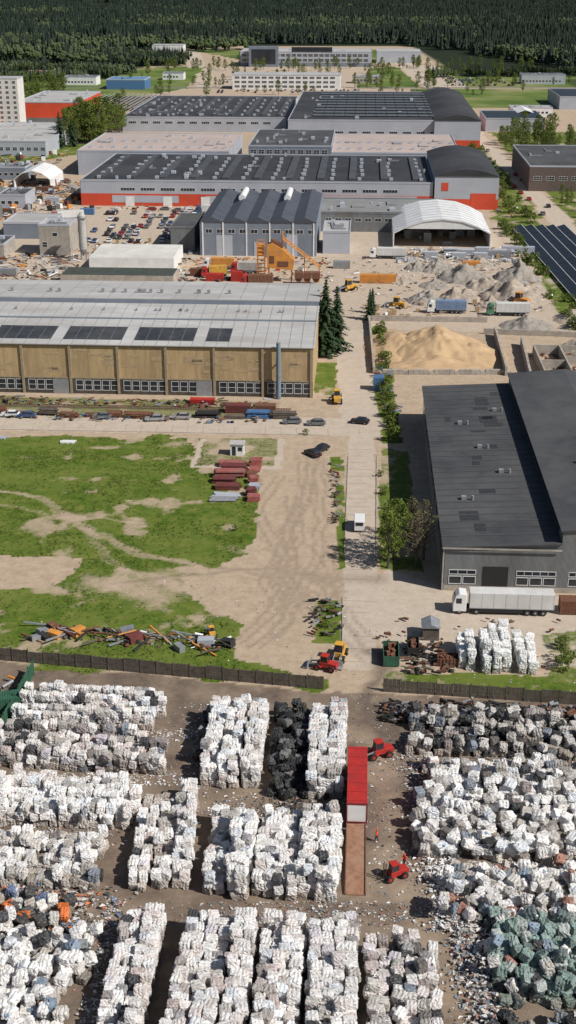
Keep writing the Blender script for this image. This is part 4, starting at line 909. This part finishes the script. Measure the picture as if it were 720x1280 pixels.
def conifer_mesh(name,h,r,sd,lm=None,lev=26):
    random.seed(sd); a=MB(); a.tube((0,0,-.1),(0,0,h*.98),h*.014+.05,.02,8)
    for i in range(lev):
        z=h*(.08+.90*i/lev); rr=r*(1-(i/lev))**.8*random.uniform(.7,1.15)+.15; nb=random.randint(7,10)
        for k in range(nb):
            t=k*6.283/nb+random.random()*.6; q=rr*random.uniform(.6,1.2); c,s=math.cos(t),math.sin(t); dz=-q*.28
            for j in range(5):
                f0=j/5; f1=f0+.3; wd=.28*q*(1-f0*.7)+.12; tw=random.uniform(-.25,.25)
                p0=Vector((c*q*f0,s*q*f0,z+dz*f0+random.gauss(0,.1))); p1=Vector((c*q*f1,s*q*f1,z+dz*f1-.15)); n=Vector((-s,c,tw))*wd
                a.add([p0-n*.4,p0+n*.4,p1+n+Vector((0,0,-.12)),p1-n+Vector((0,0,-.12))],[(0,1,2,3)],1)
    me=bpy.data.meshes.new(name); me.from_pydata(a.v,[],a.f); me.materials.append(M_barkm); me.materials.append(lm or L_dk); me.polygons.foreach_set('material_index',a.m); return me
T1=[tree_mesh('deciduous_crown',12,3.0,90,22,.20,L_sp,s) for s in (1,2,3)]; T2=[tree_mesh('sparse_crown',11,2.8,80,9,.13,L_ol,s,.2,1) for s in (4,5)]
T3=[tree_mesh('bush_crown',3,1.8,30,26,.16,L_sp,s,.05) for s in (6,7)]; K=[conifer_mesh('conifer_crown',20,4.0,s) for s in (8,9)]
random.seed(99)
for x,y,s,t in ((17.8,205.5,.9,T1[0]),(19.6,208.5,1.0,T1[1]),(22.8,206,1.0,T2[0]),(24.4,209,1.05,T2[1]),(18.4,213,.75,T1[2]),(22.6,215,.9,T2[0]),(19.5,220,.6,T1[1])): inst('birch_tree' if t in T2 else 'deciduous_tree',t,x,y,0,random.random()*6,s)
for x,y,s in ((10.3,342,1.1),(13.5,346,.95),(8.5,350,.85),(24.7,380,.5),(26,388,.42),(-135,784,1.1),(-129,792,.9)): inst('conifer_tree',random.choice(K),x,y,0,random.random()*6,s)
for i in range(34):
    y=random.uniform(268,368); inst('roadside_bush',random.choice(T3),23.4+(y-268)*.04+random.gauss(0,.7),y,0,random.random()*6,random.uniform(.4,1.3))
for x,y,s in ((42.5,172,1.0),(43,176,.8),(41.6,169.5,.9),(19.5,240,.6),(20,232,.7),(19.3,250,.5),(-8.5,216.5,.2),(-10,222,.4),(4,276,.5),(7.4,188,.5),(6.2,183,.5)): inst('roadside_bush',random.choice(T3),x,y,0,random.random()*6,s)
for i in range(45): inst('deciduous_tree',random.choice(T1),random.uniform(-136,-106),random.uniform(800,870),0,random.random()*6,random.uniform(1,2.1))
for i in range(46): inst('deciduous_tree',random.choice(T1),random.uniform(128,172),random.uniform(710,860),0,random.random()*6,random.uniform(.6,1.3))
for i in range(18): inst('deciduous_tree',random.choice(T1),random.uniform(121,134),random.uniform(520,620),0,random.random()*6,random.uniform(.3,.6))
for i in range(50): y=random.uniform(540,860); inst('roadside_bush',random.choice(T3),random.uniform(96,105)+(y-540)*.03,y,0,random.random()*6,random.uniform(.8,1.8))
for i in range(30): inst('roadside_bush',random.choice(T3),random.uniform(84,90),random.uniform(330,540),0,random.random()*6,random.uniform(.8,1.6))
for i in range(190): inst('deciduous_tree',random.choice(T1),random.uniform(-150,260),random.choice((1130,1215,1225,1400,1440,1450,1330))+random.gauss(0,22),0,random.random()*6,random.uniform(.4,1.2))
for i in range(110): inst('deciduous_tree',random.choice(T1),random.uniform(-270,-175),random.uniform(880,1180),0,random.random()*6,random.uniform(.8,1.5))
def patch(sd,size,n,fd):
    random.seed(sd); a=MB()
    for i in range(n):
        x=random.uniform(-size/2,size/2);y=random.uniform(-size/2,size/2); dec=random.random()>fd; h=random.uniform(13,26) if not dec else random.uniform(11,18); mi=1 if dec else 0
        if not dec:
            r=random.uniform(2.2,3.8); k=7
            for (z0,z1,rr) in ((.12,.6,1),(.4,.82,.72),(.65,1,.45)):
                t0=random.random()*6; base=[(x+r*rr*(1+.3*math.sin(j*2.3+t0))*math.cos(j*6.283/k),y+r*rr*(1+.3*math.sin(j*2.3+t0))*math.sin(j*6.283/k),h*z0+random.uniform(-.8,.8)) for j in range(k)]
                a.add(base+[(x+random.gauss(0,.2),y,h*z1)],[(j,(j+1)%k,k) for j in range(k)],mi)
        else:
            r=random.uniform(3,5)
            for q in range(5):
                cx=x+random.gauss(0,r*.4);cy=y+random.gauss(0,r*.4);cz=h*random.uniform(.5,.85);rr=r*random.uniform(.4,.65); k=6; V=[(cx,cy,cz-rr)]
                for zz in (-.4,.45): V+=[(cx+rr*random.uniform(.7,1.15)*math.cos(j*6.283/k),cy+rr*random.uniform(.7,1.15)*math.sin(j*6.283/k),cz+rr*zz) for j in range(k)]
                V.append((cx,cy,cz+rr)); a.add(V,[(0,1+(j+1)%k,1+j) for j in range(k)]+[(1+j,1+(j+1)%k,7+(j+1)%k,7+j) for j in range(k)]+[(7+j,7+(j+1)%k,13) for j in range(k)],mi)
    me=bpy.data.meshes.new('forest_patch'); me.from_pydata(a.v,[],a.f); me.materials.append(L_f1); me.materials.append(L_f2); me.polygons.foreach_set('material_index',a.m); return me
PD=[patch(s,100,190,.95) for s in (1,2,3)]; PL=[patch(s,100,190,.25) for s in (4,5)]; PM=[patch(s,100,190,.65) for s in (6,7)]
random.seed(5); F=empty('distant_forest',0,0,0)
def isforest(x,y):
    wv=float(fbm(np.array([x*.01]),np.array([y*.01]),3)[0]-.5)*160
    if x<-190 and 1470+wv*.5<y: return True
    if x<-95 and y>1730: return True
    if y>1880+wv*.4: return True
    if x>175 and y>1360+wv*.4 and y>1880-(x-150)*4: return True
    return False
y=1350
while y<6800:
    hw=y*.27+150; x=-hw
    while x<hw:
        if isforest(x,y):
            g=float(fbm(np.array([x*.0012]),np.array([y*.003]),6)[0])
            near=(x<-95 and y<1900) or (y<1960 and x<120)
            L=PL if (near and random.random()<.7) or g>.60 else (PM if g>.52 else PD)
            if not(g<.36 and y>2200): inst('forest_patch',random.choice(L),x+random.gauss(0,6),y+random.gauss(0,6),0,random.random()*6.28,(1,1,random.uniform(.75,1.25)),F)
        x+=88
    y+=88
for i in range(26): inst('forest_patch',PL[i%2],-175-(i%13)*26+random.gauss(0,6),(1390 if i<13 else 1290)+random.gauss(0,22),0,random.random()*6,(.35,.22,.6),F)
for i in range(8): inst('forest_patch',PM[i%2],-130-(i%4)*24,1500+(i//4)*70+random.gauss(0,10),0,random.random()*6,(.3,.3,.65),F)
for i in range(10): inst('forest_patch',PL[i%2],150+i*34,1340+random.gauss(0,30),0,random.random()*6,(.3,.15,.5),F)

# ------------------------------------------------------------ light, sky, camera
az=math.radians(118); el=math.radians(43)
w=bpy.data.worlds.new('World'); sc.world=w; w.use_nodes=True; wn=w.node_tree; bg=wn.nodes['Background']
sky=wn.nodes.new('ShaderNodeTexSky'); sky.sky_type='NISHITA'; sky.sun_disc=False; sky.sun_elevation=el; sky.sun_rotation=az; wn.links.new(sky.outputs[0],bg.inputs[0]); bg.inputs[1].default_value=.055
l=bpy.data.lights.new('sun','SUN'); l.energy=5.0; l.angle=math.radians(.5); l.color=(1,.965,.90); s=bpy.data.objects.new('sun',l); COL.objects.link(s)
dv=Vector((math.sin(az)*math.cos(el),math.cos(az)*math.cos(el),math.sin(el))); s.rotation_euler=dv.to_track_quat('Z','Y').to_euler(); s.location=(0,0,200)
c=bpy.data.cameras.new('camera'); c.sensor_fit='VERTICAL'; c.sensor_height=24; c.lens=24*1600/1280; c.clip_end=30000; c.clip_start=1
o=bpy.data.objects.new('camera',c); COL.objects.link(o); o.location=(0,0,98); o.rotation_euler=(math.radians(90-23),0,0); sc.camera=o
sc.view_settings.view_transform='Standard'; sc.view_settings.look='None'; sc.view_settings.exposure=0
